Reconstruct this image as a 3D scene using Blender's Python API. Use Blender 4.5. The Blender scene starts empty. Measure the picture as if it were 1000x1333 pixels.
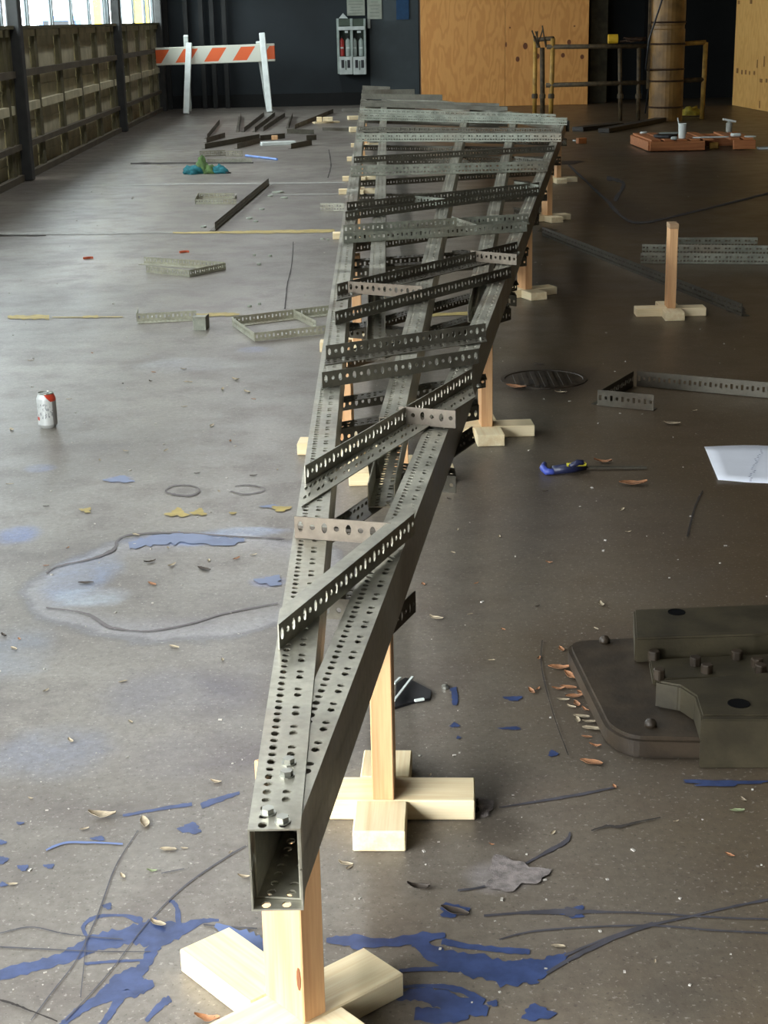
import bpy, bmesh, math, random
import numpy as np
from mathutils import Vector, Matrix

rnd = random.Random(7)
SC = bpy.context.scene
COL = SC.collection

# ------------------------------------------------------------------ camera, sky, light, exposure
FOC, CAM_H = 2050.0, 1.33
PITCH, ROLL = math.atan(643 / 2050.0), math.radians(1.2)
Fv = np.array([0, math.cos(PITCH), -math.sin(PITCH)])
R0 = np.array([1.0, 0, 0]); U0 = np.array([0, math.sin(PITCH), math.cos(PITCH)])
Rv = math.cos(ROLL) * R0 - math.sin(ROLL) * U0
Uv = math.sin(ROLL) * R0 + math.cos(ROLL) * U0
cam = bpy.data.cameras.new('camera')
cam.sensor_fit = 'VERTICAL'; cam.sensor_height = 36.0
cam.lens = FOC / 1333.0 * 36.0
cam.clip_end = 300
cam_ob = bpy.data.objects.new('camera', cam); COL.objects.link(cam_ob)
M = Matrix.Identity(4)
for i in range(3):
    M[i][0], M[i][1], M[i][2] = Rv[i], Uv[i], -Fv[i]
M[2][3] = CAM_H
cam_ob.matrix_world = M
SC.camera = cam_ob

world = bpy.data.worlds.new('overcast_sky'); SC.world = world
world.use_nodes = True
wn = world.node_tree.nodes; wl = world.node_tree.links
bg = wn['Background']
bg.inputs['Color'].default_value = (0.93, 0.97, 1.0, 1)
bg.inputs['Strength'].default_value = 6.0

def portal(loc, rot, sx, sy):
    l = bpy.data.lights.new('sky_portal', 'AREA'); l.shape = 'RECTANGLE'
    l.size = sx; l.size_y = sy; l.cycles.is_portal = True
    o = bpy.data.objects.new('sky_portal', l); COL.objects.link(o)
    o.location = loc; o.rotation_euler = rot
    o['kind'] = 'helper'

SC.view_settings.view_transform = 'Standard'
SC.view_settings.look = 'None'
SC.view_settings.gamma = 1.0
SC.view_settings.use_curve_mapping = False
SC.view_settings.exposure = 1.75

# ------------------------------------------------------------------ helpers
def P(x, y, z=0.0):
    """point of the place seen at photograph pixel (x, y), at height z"""
    d = Fv * FOC + Rv * (x - 500) - Uv * (y - 666.5)
    t = (z - CAM_H) / d[2]
    return Vector((d[0] * t, d[1] * t, CAM_H + d[2] * t))

def PY(x, y, Y):
    d = Fv * FOC + Rv * (x - 500) - Uv * (y - 666.5)
    t = Y / d[1]
    return Vector((d[0] * t, d[1] * t, CAM_H + d[2] * t))

def lin(c):
    return tuple(((v / 255.0) / 12.92 if v / 255.0 <= 0.04045 else ((v / 255.0 + 0.055) / 1.055) ** 2.4) for v in c) + (1.0,)

def tag(o, label=None, cat=None, group=None, kind=None):
    if label: o['label'] = label
    if cat: o['category'] = cat
    if group: o['group'] = group
    if kind: o['kind'] = kind
    return o

def empty(name, loc=(0, 0, 0), rz=0.0):
    o = bpy.data.objects.new(name, None); COL.objects.link(o)
    o.location = loc; o.rotation_euler = (0, 0, rz); o.empty_display_size = 0.05
    return o

def copy_tree(o, parent=None):
    c = o.copy(); COL.objects.link(c)
    if parent is not None: c.parent = parent
    for ch in list(o.children): copy_tree(ch, c)
    return c

class MB:
    """collects faces and links them as ONE mesh object"""
    def __init__(s): s.v = []; s.f = []; s.smooth = False
    def add(s, vs, fs):
        n = len(s.v); s.v.extend([tuple(v) for v in vs]); s.f.extend([tuple(i + n for i in f) for f in fs]); return s
    def box(s, c, d, rz=0.0, rx=0.0, ry=0.0):
        m = Matrix.Translation(Vector(c)) @ Matrix.Rotation(rz, 4, 'Z') @ Matrix.Rotation(ry, 4, 'Y') @ Matrix.Rotation(rx, 4, 'X')
        vs = [m @ Vector((x * d[0] / 2, y * d[1] / 2, z * d[2] / 2)) for x in (-1, 1) for y in (-1, 1) for z in (-1, 1)]
        return s.add(vs, [(0, 1, 3, 2), (4, 6, 7, 5), (0, 4, 5, 1), (2, 3, 7, 6), (0, 2, 6, 4), (1, 5, 7, 3)])
    def bar(s, a, b, w, h, up=(0, 0, 1)):
        a = Vector(a); b = Vector(b); d = (b - a).normalized(); u = Vector(up)
        x = d.cross(u)
        if x.length < 1e-5: x = d.cross(Vector((0, 1, 0)))
        x.normalize(); u = x.cross(d)
        vs = [p + x * (sx * w / 2) + u * (sz * h / 2) for p in (a, b) for sx in (-1, 1) for sz in (-1, 1)]
        return s.add(vs, [(0, 1, 3, 2), (4, 6, 7, 5), (0, 4, 5, 1), (2, 3, 7, 6), (0, 2, 6, 4), (1, 5, 7, 3)])
    def tube(s, pts, r, n=8, caps=True):
        pts = [Vector(p) for p in pts]; rs = r if isinstance(r, (list, tuple)) else [r] * len(pts)
        vs = []; fs = []; prev = None
        for i, p in enumerate(pts):
            d = (pts[min(i + 1, len(pts) - 1)] - pts[max(i - 1, 0)]).normalized()
            if prev is None:
                x = d.cross(Vector((0, 0, 1)))
                if x.length < 1e-3: x = d.cross(Vector((0, 1, 0)))
            else: x = prev - d * prev.dot(d)
            x.normalize(); prev = x; y = d.cross(x)
            for k in range(n):
                a = 2 * math.pi * k / n
                vs.append(p + x * (math.cos(a) * rs[i]) + y * (math.sin(a) * rs[i]))
        for i in range(len(pts) - 1):
            for k in range(n):
                fs.append((i * n + k, i * n + (k + 1) % n, (i + 1) * n + (k + 1) % n, (i + 1) * n + k))
        if caps:
            fs.append(tuple(range(n))[::-1]); fs.append(tuple((len(pts) - 1) * n + k for k in range(n)))
        return s.add(vs, fs)
    def lathe(s, prof, c=(0, 0, 0), n=20):
        vs = []; fs = []
        for r, z in prof:
            for k in range(n):
                a = 2 * math.pi * k / n
                vs.append((c[0] + r * math.cos(a), c[1] + r * math.sin(a), c[2] + z))
        for i in range(len(prof) - 1):
            for k in range(n):
                fs.append((i * n + k, i * n + (k + 1) % n, (i + 1) * n + (k + 1) % n, (i + 1) * n + k))
        fs.append(tuple(range(n))[::-1]); fs.append(tuple((len(prof) - 1) * n + k for k in range(n)))
        return s.add(vs, fs)
    def prism(s, poly, z0, z1):
        n = len(poly)
        vs = [(p[0], p[1], z0) for p in poly] + [(p[0], p[1], z1) for p in poly]
        fs = [tuple(range(n))[::-1], tuple(range(n, 2 * n))] + [(i, (i + 1) % n, n + (i + 1) % n, n + i) for i in range(n)]
        return s.add(vs, fs)
    def build(s, name, mat, parent=None, bevel=0.0, smooth=False, fix=False, seg=1):
        vs = s.v
        if parent is not None:
            inv = Matrix.Identity(4); chain = []; q = parent
            while q is not None: chain.append(q); q = q.parent
            for q in chain:
                inv = inv @ Matrix.Identity(4)
            m = Matrix.Identity(4)
            for q in reversed(chain): m = m @ (Matrix.Translation(q.location) @ q.rotation_euler.to_matrix().to_4x4())
            if getattr(s, 'local', False) is False:
                mi = m.inverted(); vs = [tuple(mi @ Vector(v)) for v in vs]
        me = bpy.data.meshes.new(name)
        me.from_pydata(vs, [], s.f)
        if fix or bevel:
            bm = bmesh.new(); bm.from_mesh(me)
            bmesh.ops.recalc_face_normals(bm, faces=bm.faces)
            if bevel:
                bmesh.ops.bevel(bm, geom=[e for e in bm.edges if len(e.link_faces) == 2 and e.calc_face_angle() > 0.6], offset=bevel, segments=seg, affect='EDGES', clamp_overlap=True)
            bm.to_mesh(me); bm.free()
        if smooth: me.shade_smooth()
        me.materials.append(mat)
        o = bpy.data.objects.new(name, me); COL.objects.link(o)
        if parent is not None: o.parent = parent
        return o

def local(mb): mb.local = True; return mb

# ------------------------------------------------------------------ materials
MATS = {}
class G:
    """tiny node graph builder"""
    def __init__(s, name):
        s.m = bpy.data.materials.new(name); s.m.use_nodes = True
        s.t = s.m.node_tree; s.n = s.t.nodes; s.l = s.t.links
        s.b = s.n['Principled BSDF']
    def node(s, kind, ins=None, **kw):
        n = s.n.new(kind)
        for k, v in kw.items(): setattr(n, k, v)
        for k, v in (ins or {}).items(): s.put(n.inputs[k], v)
        return n
    def put(s, sock, v):
        if isinstance(v, bpy.types.NodeSocket): s.l.new(v, sock)
        else: sock.default_value = v
    def math(s, op, a, b=0.0, c=None):
        n = s.n.new('ShaderNodeMath'); n.operation = op
        s.put(n.inputs[0], a); s.put(n.inputs[1], b)
        if c is not None: s.put(n.inputs[2], c)
        return n.outputs[0]
    def mix(s, fac, a, b, mode='MIX'):
        n = s.n.new('ShaderNodeMix'); n.data_type = 'RGBA'; n.blend_type = mode
        s.put(n.inputs[0], fac); s.put(n.inputs[6], a); s.put(n.inputs[7], b)
        return n.outputs[2]
    def ramp(s, v, lo, hi, a=0.0, b=1.0):
        n = s.n.new('ShaderNodeMapRange'); n.interpolation_type = 'SMOOTHSTEP'
        s.put(n.inputs[0], v); n.inputs[1].default_value = lo; n.inputs[2].default_value = hi
        n.inputs[3].default_value = a; n.inputs[4].default_value = b
        return n.outputs[0]
    def co(s, which='Object'):
        return s.n.new('ShaderNodeTexCoord').outputs[which]
    def pos(s): return s.n.new('ShaderNodeNewGeometry').outputs['Position']
    def noise(s, co, scale, detail=4, rough=0.55, stretch=None, out='Fac'):
        if stretch:
            mp = s.node('ShaderNodeMapping', {'Vector': co, 'Scale': stretch}); co = mp.outputs[0]
        n = s.node('ShaderNodeTexNoise', {'Vector': co, 'Scale': scale, 'Detail': detail, 'Roughness': rough})
        return n.outputs[out]
    def bump(s, h, strength=0.2, dist=0.002):
        n = s.node('ShaderNodeBump', {'Height': h, 'Strength': strength, 'Distance': dist})
        s.l.new(n.outputs[0], s.b.inputs['Normal'])

def plain(name, rgb, rough=0.6, metal=0.0, var=0.15, scale=8.0, bump=0.0, spec=0.5):
    if name in MATS: return MATS[name]
    g = G(name); c = lin(rgb); co = g.pos()
    f = g.noise(co, scale, 5)
    dark = tuple(v * (1 - var) for v in c[:3]) + (1,); lite = tuple(min(1, v * (1 + var)) for v in c[:3]) + (1,)
    g.put(g.b.inputs['Base Color'], g.mix(g.ramp(f, .3, .7), dark, lite))
    g.b.inputs['Roughness'].default_value = rough; g.b.inputs['Metallic'].default_value = metal
    g.b.inputs['Specular IOR Level'].default_value = spec
    if bump: g.bump(g.noise(co, scale * 6, 4), bump)
    MATS[name] = g.m
    return g.m

def steel(name, rgb, brown, rough=0.45, metal=0.55):
    g = G(name); co = g.pos()
    a = g.ramp(g.noise(co, 9, 6), .35, .65); b = g.ramp(g.noise(co, 2.6, 5, .6), .48, .68); fine = g.noise(co, 70, 3)
    c0 = lin(rgb); c1 = tuple(v * .72 for v in c0[:3]) + (1,)
    c = g.mix(a, c1, c0); c = g.mix(g.math('MULTIPLY', b, .75), c, lin(brown))
    g.put(g.b.inputs['Base Color'], g.mix(.35, c, fine, 'OVERLAY'))
    g.put(g.b.inputs['Roughness'], g.math('ADD', g.math('MULTIPLY', a, .15), rough - .07))
    g.b.inputs['Metallic'].default_value = metal
    MATS[name] = g.m
    return g.m

def timber(name, rgb, dark, axis, scale=1.0, rough=0.6):
    """sawn wood, grain along local axis 0/1/2"""
    g = G(name); co = g.co()
    st = [26 * scale] * 3; st[axis] = 1.2 * scale
    a = g.noise(co, 2.2, 5, .6, stretch=tuple(st)); st2 = [90 * scale] * 3; st2[axis] = 3 * scale
    b = g.noise(co, 2.5, 3, .6, stretch=tuple(st2)); blot = g.noise(g.pos(), 5, 4)
    f = g.ramp(g.math('ADD', g.math('MULTIPLY', a, .7), g.math('MULTIPLY', b, .3)), .36, .66)
    c = g.mix(f, lin(dark), lin(rgb)); c = g.mix(g.ramp(blot, .55, .8, 0, .35), c, lin(tuple(v * .8 for v in dark)))
    g.put(g.b.inputs['Base Color'], c); g.b.inputs['Roughness'].default_value = rough
    g.bump(b, .15, .001)
    MATS[name] = g.m
    return g.m

# ------------------------------------------------------------------ materials used below
def floor_material():
    g = G('stained_concrete'); co = g.pos()
    sep = g.node('ShaderNodeSeparateXYZ', {'Vector': co}); X, Y = sep.outputs[0], sep.outputs[1]
    n1 = g.noise(co, .9, 7, .6); n2 = g.noise(co, 4.5, 7, .62); n3 = g.noise(co, 26, 5, .65); n4 = g.noise(co, 120, 2); n5 = g.noise(co, .35, 4)
    c = g.mix(g.ramp(n1, .35, .65), lin((112, 106, 97)), lin((136, 130, 120)))
    c = g.mix(g.ramp(n2, .45, .68, 0, .5), c, lin((92, 82, 78)))
    c = g.mix(g.ramp(n3, .56, .72, 0, .35), c, lin((74, 66, 60)))
    # oily brown grime, thicker towards the far right of the hall
    wob = g.math('MULTIPLY', g.math('SUBTRACT', n1, .5), 2.2)
    br = g.ramp(g.math('ADD', g.math('SUBTRACT', X, g.math('MULTIPLY', Y, .03)), wob), -.5, .9)
    c = g.mix(g.math('MULTIPLY', br, .85), c, lin((86, 69, 43)))
    c = g.mix(g.ramp(n5, .5, .7, 0, .35), c, lin((80, 72, 72)))
    # rusty purple blush
    c = g.mix(g.ramp(g.noise(co, 1.7, 5), .58, .75, 0, .22), c, lin((104, 84, 76)))
    def ell(px, py, ex, ey, wobs=.25):
        q = P(px, py); a = abs(P(px + ex, py).x - q.x); b = abs(P(px, py - ey).y - q.y)
        dx = g.math('DIVIDE', g.math('SUBTRACT', X, q.x), a); dy = g.math('DIVIDE', g.math('SUBTRACT', Y, q.y), b)
        d = g.math('SQRT', g.math('ADD', g.math('MULTIPLY', dx, dx), g.math('MULTIPLY', dy, dy)))
        return g.math('ADD', d, g.math('MULTIPLY', g.math('SUBTRACT', n2, .5), wobs * 4))
    chalk = g.ramp(g.noise(co, 3.2, 6, .6), .42, .62)
    # chalky blue white dried puddle
    e = ell(250, 757, 205, 62, .12)
    c = g.mix(g.math('MULTIPLY', g.ramp(e, .55, 1.0, 0, .22), g.ramp(e, 1.0, 1.05, 1, 0)), c, lin((190, 192, 205)))
    ring = g.math('MULTIPLY', g.ramp(e, .93, 1.0), g.ramp(e, 1.0, 1.1, 1, 0)); c = g.mix(g.math('MULTIPLY', ring, .5), c, lin((62, 58, 62)))
    for (px, py, ex, ey, col, s) in ((110, 748, 50, 32, (120, 146, 190), .6), (240, 703, 75, 9, (95, 130, 190), .8), (330, 692, 60, 7, (150, 170, 205), .6), (125, 775, 50, 14, (190, 205, 220), .6),
                                     (350, 757, 26, 8, (85, 112, 190), .75), (20, 697, 32, 13, (90, 116, 175), .7), (155, 624, 18, 5, (92, 112, 190), .9), (50, 610, 22, 6, (110, 128, 180), .5),
                                     (245, 905, 130, 40, (78, 80, 110), .35), (60, 980, 90, 40, (104, 124, 166), .3), (20, 850, 60, 40, (112, 132, 160), .35), (240, 475, 70, 10, (170, 172, 178), .5),
                                     (650, 1142, 50, 22, (170, 164, 168), .55), (330, 455, 25, 5, (120, 130, 170), .5), (880, 1300, 75, 32, (52, 58, 58), .65), (275, 980, 150, 35, (84, 78, 96), .4)):
        m = g.math('MULTIPLY', g.ramp(ell(px, py, ex, ey, .3), .5, 1.15, 1, 0), g.math('ADD', g.math('MULTIPLY', chalk, .6), .4))
        c = g.mix(g.math('MULTIPLY', m, s * .75), c, lin(col))
    # dust against the left wall, plus the wall's shade painted into the colour
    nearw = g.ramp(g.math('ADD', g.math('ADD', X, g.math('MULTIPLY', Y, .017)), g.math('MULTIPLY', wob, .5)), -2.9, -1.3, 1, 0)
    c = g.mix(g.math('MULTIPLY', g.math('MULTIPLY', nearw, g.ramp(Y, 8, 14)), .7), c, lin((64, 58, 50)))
    # greasy dark patches
    for (px, py, ex, ey, s) in ((710, 495, 90, 26, .7), (820, 900, 150, 110, .45), (800, 275, 70, 30, .55), (250, 640, 30, 7, .4), (640, 1080, 60, 20, .4)):
        c = g.mix(g.math('MULTIPLY', g.ramp(ell(px, py, ex, ey, .25), .5, 1.2, 1, 0), s), c, lin((52, 42, 34)))
    c = g.mix(g.ramp(n4, .62, .70, 0, .45), c, lin((180, 174, 164)))
    c = g.mix(g.ramp(n4, .30, .38, .45, 0), c, lin((52, 46, 40)))
    c = g.mix(g.ramp(g.noise(co, 55, 6, .7), .35, .65, .0, .3), c, lin((70, 62, 54)))
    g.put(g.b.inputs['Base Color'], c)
    rr = g.math('ADD', g.math('MULTIPLY', n2, .3), .24)
    g.put(g.b.inputs['Roughness'], rr)
    g.b.inputs['Specular IOR Level'].default_value = .35
    h = g.math('ADD', g.math('MULTIPLY', n3, .6), g.math('MULTIPLY', n4, .4))
    g.bump(h, .25, .004)
    return g.m

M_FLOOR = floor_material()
STEEL = steel('dirty_galvanised_steel', (172, 169, 153), (136, 122, 104), rough=.38, metal=.6)
STEEL_D = steel('dark_galvanised_steel', (98, 94, 82), (70, 60, 48), rough=.48)
STEEL_L = steel('pale_galvanised_steel', (140, 142, 128), (124, 114, 98), rough=.42)
STEEL_B = steel('brown_dusted_steel', (120, 110, 96), (104, 90, 74), rough=.6, metal=.3)
LOOSE = steel('loose_galvanised_steel', (172, 170, 150), (150, 142, 122), rough=.5, metal=.4)
ZINC = plain('zinc_bolt', (160, 160, 150), .3, .85, .1)
PINE_X = timber('pine_along_x', (240, 224, 186), (228, 204, 158), 0)
PINE_Y = timber('pine_along_y', (240, 224, 186), (228, 204, 158), 1)
PINE_Z = timber('pine_along_z', (216, 172, 124), (192, 144, 98), 2)
KNOT = plain('wood_knot', (120, 70, 38), .6)
IRON = plain('rusty_cast_iron', (58, 48, 36), .5, .2, .35, 14, .4)
IRON_G = plain('green_cast_iron', (66, 60, 45), .45, .2, .3, 14, .3)
BLUE_PAINT = plain('dried_blue_paint', (52, 66, 104), .45, 0, .25, 30, .1)
BLUE_DARK = plain('thin_blue_paint', (66, 64, 70), .55, 0, .25, 30)
HOLE_BLACK = plain('deep_black', (8, 8, 8), .95, spec=.1)
CRACK = plain('crack_dirt', (48, 42, 38), .9)
YELLOW_LINE = plain('worn_yellow_line', (160, 140, 76), .6, 0, .2, 20)
WHITE_LINE = plain('worn_white_line', (140, 138, 130), .6, 0, .2, 20)
WHITE = plain('white_plastic', (214, 220, 214), .5, 0, .08)
WALL_D = plain('dark_blue_wall', (24, 31, 34), .8, 0, .25, 1.4)
BLACKISH = plain('black_void_wall', (16, 17, 16), .9)
CEIL = plain('dark_ceiling', (90, 88, 82), .9)
PILLAR = plain('dark_steel_pillar', (52, 52, 50), .7, .1, .2)
STILE = plain('olive_door_stile', (88, 82, 56), .7, 0, .25, 6)
PANEL = plain('dirty_beige_panel', (176, 168, 140), .75, 0, .2, 5)
RAIL_L = plain('pale_door_rail', (184, 176, 146), .7, 0, .2, 5)
RAIL_D = plain('dark_door_rail', (82, 74, 58), .7, 0, .2, 5)
MULL = plain('white_mullion', (176, 186, 188), .6, 0, .1)
YELLOW = plain('worn_yellow_paint', (164, 126, 54), .6, .1, .3, 12)
YELLOW_R = plain('rusty_yellow_paint', (74, 60, 38), .7, .1, .45, 18)
BARREL = plain('barrel_yellow', (124, 92, 46), .5, .1, .4, 4)
RUST = plain('brown_rust', (66, 46, 28), .7, .2, .3, 16)
ORANGE_WOOD = timber('reddish_pallet_wood', (190, 124, 74), (156, 92, 50), 0)
PAPER = plain('white_paper', (236, 242, 252), .8, 0, .03)
GREY_PAPER = plain('grey_paper', (150, 154, 140), .8, 0, .1)
LEAF_B = plain('dry_leaf_brown', (142, 98, 64), .7, 0, .35, 60)
LEAF_G = plain('dry_leaf_grey', (150, 136, 112), .7, 0, .3, 60)
LEAF_D = plain('dark_leaf', (56, 46, 36), .7, 0, .3, 60)
LEAF_GREEN = plain('green_leaf', (128, 138, 100), .7, 0, .2, 60)
BLACK = plain('black_rubber', (24, 24, 26), .5)
DARK_BLUE = plain('dark_blue_plastic', (30, 34, 62), .4)
BLUE_PL = plain('blue_plastic', (66, 80, 160), .4)
YEL_PL = plain('yellow_plastic', (196, 186, 60), .4)
RED = plain('red_plastic', (170, 50, 44), .45)
TEAL = plain('teal_cloth', (32, 104, 112), .85, 0, .35, 30, .3)
GREENC = plain('green_cloth', (82, 108, 58), .85, 0, .3, 30, .3)
LEAF_O = plain('orange_bit', (190, 90, 56), .6)

def stripe_material():
    g = G('orange_white_stripes'); sep = g.node('ShaderNodeSeparateXYZ', {'Vector': g.co()})
    t = g.math('ADD', g.math('MULTIPLY', sep.outputs[0], 1 / .435), g.math('MULTIPLY', sep.outputs[2], -1.62))
    fr = g.math('FRACT', g.math('ADD', t, 10.25))
    inside = g.math('MULTIPLY', g.math('LESS_THAN', fr, .5), g.math('LESS_THAN', g.math('ABSOLUTE', sep.outputs[2]), .098))
    g.put(g.b.inputs['Base Color'], g.mix(inside, lin((206, 206, 190)), lin((222, 96, 42))))
    g.b.inputs['Roughness'].default_value = .45
    return g.m
STRIPES = stripe_material()

def ply_material(name, a, b, dark, axis_up=True):
    g = G(name); co = g.co()
    mp = g.node('ShaderNodeMapping', {'Vector': co, 'Scale': (1.0, 1.0, .28)})
    d = g.noise(mp.outputs[0], 3.4, 3, .5)
    w = g.math('SINE', g.math('MULTIPLY', d, 62.0))
    fine = g.noise(co, 3, 4, .6, stretch=(60, 60, 2.0))
    c = g.mix(g.ramp(w, -.6, 1.0), lin(a), lin(b)); c = g.mix(g.ramp(fine, .5, .75, 0, .5), c, lin(dark))
    big = g.noise(co, 1.3, 4); c = g.mix(g.ramp(big, .5, .8, 0, .35), c, lin(dark))
    g.put(g.b.inputs['Base Color'], c); g.b.inputs['Roughness'].default_value = .65
    return g.m
PLY = ply_material('plywood_sheet', (226, 164, 92), (214, 150, 80), (200, 134, 66))
PLY2 = ply_material('pale_plywood_sheet', (236, 186, 108), (226, 172, 94), (204, 150, 78))

def glass_material():
    g = G('dusty_window_glass')
    tr = g.node('ShaderNodeBsdfTransparent', {'Color': (.88, .92, .93, 1)}); gl = g.node('ShaderNodeBsdfGlossy', {'Roughness': .05})
    mx = g.node('ShaderNodeMixShader', {0: .07}); g.l.new(tr.outputs[0], mx.inputs[1]); g.l.new(gl.outputs[0], mx.inputs[2])
    out = g.n['Material Output']; g.l.new(mx.outputs[0], out.inputs['Surface'])
    return g.m
GLASS = glass_material()

def can_material():
    g = G('printed_can'); co = g.co(); sep = g.node('ShaderNodeSeparateXYZ', {'Vector': co})
    X, Yy, Z = sep.outputs
    c = lin((208, 210, 206))
    red = g.math('MULTIPLY', g.math('GREATER_THAN', g.math('ADD', X, g.math('MULTIPLY', g.math('SUBTRACT', Z, .105), .9)), .010), g.math('GREATER_THAN', Z, .094))
    red2 = g.math('MULTIPLY', g.math('LESS_THAN', X, -.022), g.math('LESS_THAN', g.math('ABSOLUTE', g.math('SUBTRACT', Z, .034)), .006))
    grey = g.math('MULTIPLY', g.math('GREATER_THAN', g.noise(co, 160, 3, .6, stretch=(1, 1, .5)), .56), g.math('LESS_THAN', g.math('ABSOLUTE', g.math('SUBTRACT', Z, .062)), .026))
    c = g.mix(g.math('MULTIPLY', grey, .75), c, lin((116, 118, 122)))
    c = g.mix(g.math('GREATER_THAN', X, .024), c, lin((140, 138, 136)))
    c = g.mix(g.math('MAXIMUM', red, red2), c, lin((196, 66, 44)))
    g.put(g.b.inputs['Base Color'], c); g.b.inputs['Roughness'].default_value = .35; g.b.inputs['Metallic'].default_value = .2
    return g.m
CAN = can_material()

# ------------------------------------------------------------------ the hall
FX0, FX1, FY0, FY1, CEIL_Z = -3.2, 13.0, -9.0, 26.2, 5.2
def wall_x(y): return -3.19 - (y - 14.43) * .01735
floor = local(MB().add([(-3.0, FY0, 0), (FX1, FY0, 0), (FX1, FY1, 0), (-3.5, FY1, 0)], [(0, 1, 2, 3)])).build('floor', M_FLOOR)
tag(floor, 'stained concrete floor with blue paint splashes', kind='structure')
SKY_X = [(-1.75, -1.4)]
SKY_Y0, SKY_Y1 = -1.0, 24.0
cm = MB()
cm.box((4.9, (FY0 + SKY_Y0) / 2, CEIL_Z + .1), (16.9, SKY_Y0 - FY0, .2)); cm.box((4.9, (FY1 + SKY_Y1) / 2, CEIL_Z + .1), (16.9, FY1 - SKY_Y1, .2))
xs = [-3.55] + [v for p_ in SKY_X for v in p_] + [13.35]
for i in range(0, len(xs), 2): cm.box(((xs[i] + xs[i + 1]) / 2, (SKY_Y0 + SKY_Y1) / 2, CEIL_Z + .1), (xs[i + 1] - xs[i], SKY_Y1 - SKY_Y0, .2))
tag(cm.build('ceiling', CEIL), kind='structure')
for (x0, x1) in SKY_X: portal(((x0 + x1) / 2, (SKY_Y0 + SKY_Y1) / 2, CEIL_Z + .02), (0, 0, 0), x1 - x0, SKY_Y1 - SKY_Y0)
tag(MB().box((4.97, FY1 + .1, CEIL_Z / 2), (16.86, .2, CEIL_Z)).build('wall_back', WALL_D), kind='structure')
tag(MB().box((FX1 + .1, 8.6, CEIL_Z / 2), (.2, 36, CEIL_Z)).build('wall_right', plain('brown_block_wall', (96, 84, 66), .85, 0, .2, 2)), kind='structure')
# behind the camera
wf = MB()
wf.box((4.97, FY0 - .1, CEIL_Z / 2), (16.86, .2, CEIL_Z))
tag(wf.build('wall_front', plain('grey_block_wall', (120, 114, 104), .85, 0, .15, 2)), kind='structure')

# left wall: sectional overhead doors between steel pillars
PIL = [14.43 - 6.42 * k for k in range(4, 0, -1)] + [14.43, 20.85, 25.6]
SILL, WTOP = 1.315, 2.1
tag(MB().bar((wall_x(1.6) - .12, 1.6, 3.65), (wall_x(26.2) - .12, 26.2, 3.65), .12, 3.1).build('wall_left', plain('grey_left_wall', (86, 84, 76), .85)), kind='structure')
door_no = 0
for k, (y0, y1) in enumerate(zip(PIL[:-1], PIL[1:])):
    if y1 < 2.0: continue       # the two bays beside the camera stand open
    door_no += 1
    d = empty('door_%d' % door_no, (wall_x((y0 + y1) / 2), (y0 + y1) / 2, 0)); tag(d, kind='structure')
    nb = 5 if y1 < 21 else 4
    if k == len(PIL) - 2: stiles = [20.85, 22.0, 23.3, 24.65, 25.6]
    else: stiles = [y0 + .2, y0 + 1.09, y0 + 2.38, y0 + 3.6, y0 + 4.85, y0 + 6.07, y1 - .1]
    rows = [0.0, .30, .62, .92, SILL]
    def wp(y, z, off=0.0): return (wall_x(y) - off, y, z)
    for i in range(len(rows) - 1):
        for j in range(len(stiles) - 1):
            a, b = stiles[j] + .07, stiles[j + 1] - .07
            mb = MB()
            mb.bar(wp(a, (rows[i] + rows[i + 1]) / 2, .05), wp(b, (rows[i] + rows[i + 1]) / 2, .05), .03, rows[i + 1] - rows[i] - .01)
            mb.bar(wp(a, rows[i] + (rows[i + 1] - rows[i]) * .52, .032), wp(b, rows[i] + (rows[i + 1] - rows[i]) * .52, .032), .012, .02)
            mb.build('panel', PANEL, d)
    for y in stiles:
        MB().bar(wp(y, .0, .012), wp(y, SILL, .012), .055, .13, up=(0, 1, 0)).build('stile', STILE, d)
    for z, m, h in ((.03, RAIL_D, .058), (.30, RAIL_D, .05), (.62, RAIL_L, .075), (.92, RAIL_D, .06), (SILL - .05, RAIL_L, .06)):
        for j in range(len(stiles) - 1):
            off = .002 if m is RAIL_D else .02
            MB().bar(wp(stiles[j] + (.0 if m is RAIL_D else .07), z, off - .02), wp(stiles[j + 1] - (.0 if m is RAIL_D else .07), z, off - .02), .05, h).build('rail', m, d)
    MB().bar(wp(y0, SILL, .0), wp(y1, SILL, .0), .11, .03).build('sill', STILE, d)
    w = empty('window_%d' % door_no, (wall_x((y0 + y1) / 2), (y0 + y1) / 2, SILL)); tag(w, kind='structure')
    for y in stiles:
        MB().bar(wp(y, SILL, .05), wp(y, WTOP, .05), .042, .07, up=(0, 1, 0)).build('mullion', MULL, w)
        MB().bar(wp(y - .05, SILL, .05), wp(y - .05, WTOP, .05), .010, .025, up=(0, 1, 0)).build('mullion_edge', plain('dark_mullion', (86, 96, 98), .6), w)
    for j in range(len(stiles) - 1):
        MB().bar(wp(stiles[j], (SILL + WTOP) / 2, .06), wp(stiles[j + 1], (SILL + WTOP) / 2, .06), .006, WTOP - SILL).build('pane', GLASS, w)
    MB().bar(wp(y0, WTOP, .05), wp(y1, WTOP, .05), .08, .08).build('head_rail', MULL, w)
    portal((wall_x((y0 + y1) / 2) - .15, (y0 + y1) / 2, (SILL + WTOP) / 2), (0, math.radians(-90), 0), WTOP - SILL, y1 - y0)
portal((wall_x(-1.6) - .1, -1.6, 1.5), (0, math.radians(-90), 0), 3.0, 6.3)
tag(MB().bar((wall_x(-1.6) - .12, -4.85, 4.1), (wall_x(-1.6) - .12, 1.6, 4.1), .12, 2.2).build('wall_left_top', plain('grey_left_wall', (86, 84, 76))), kind='structure')
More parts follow.
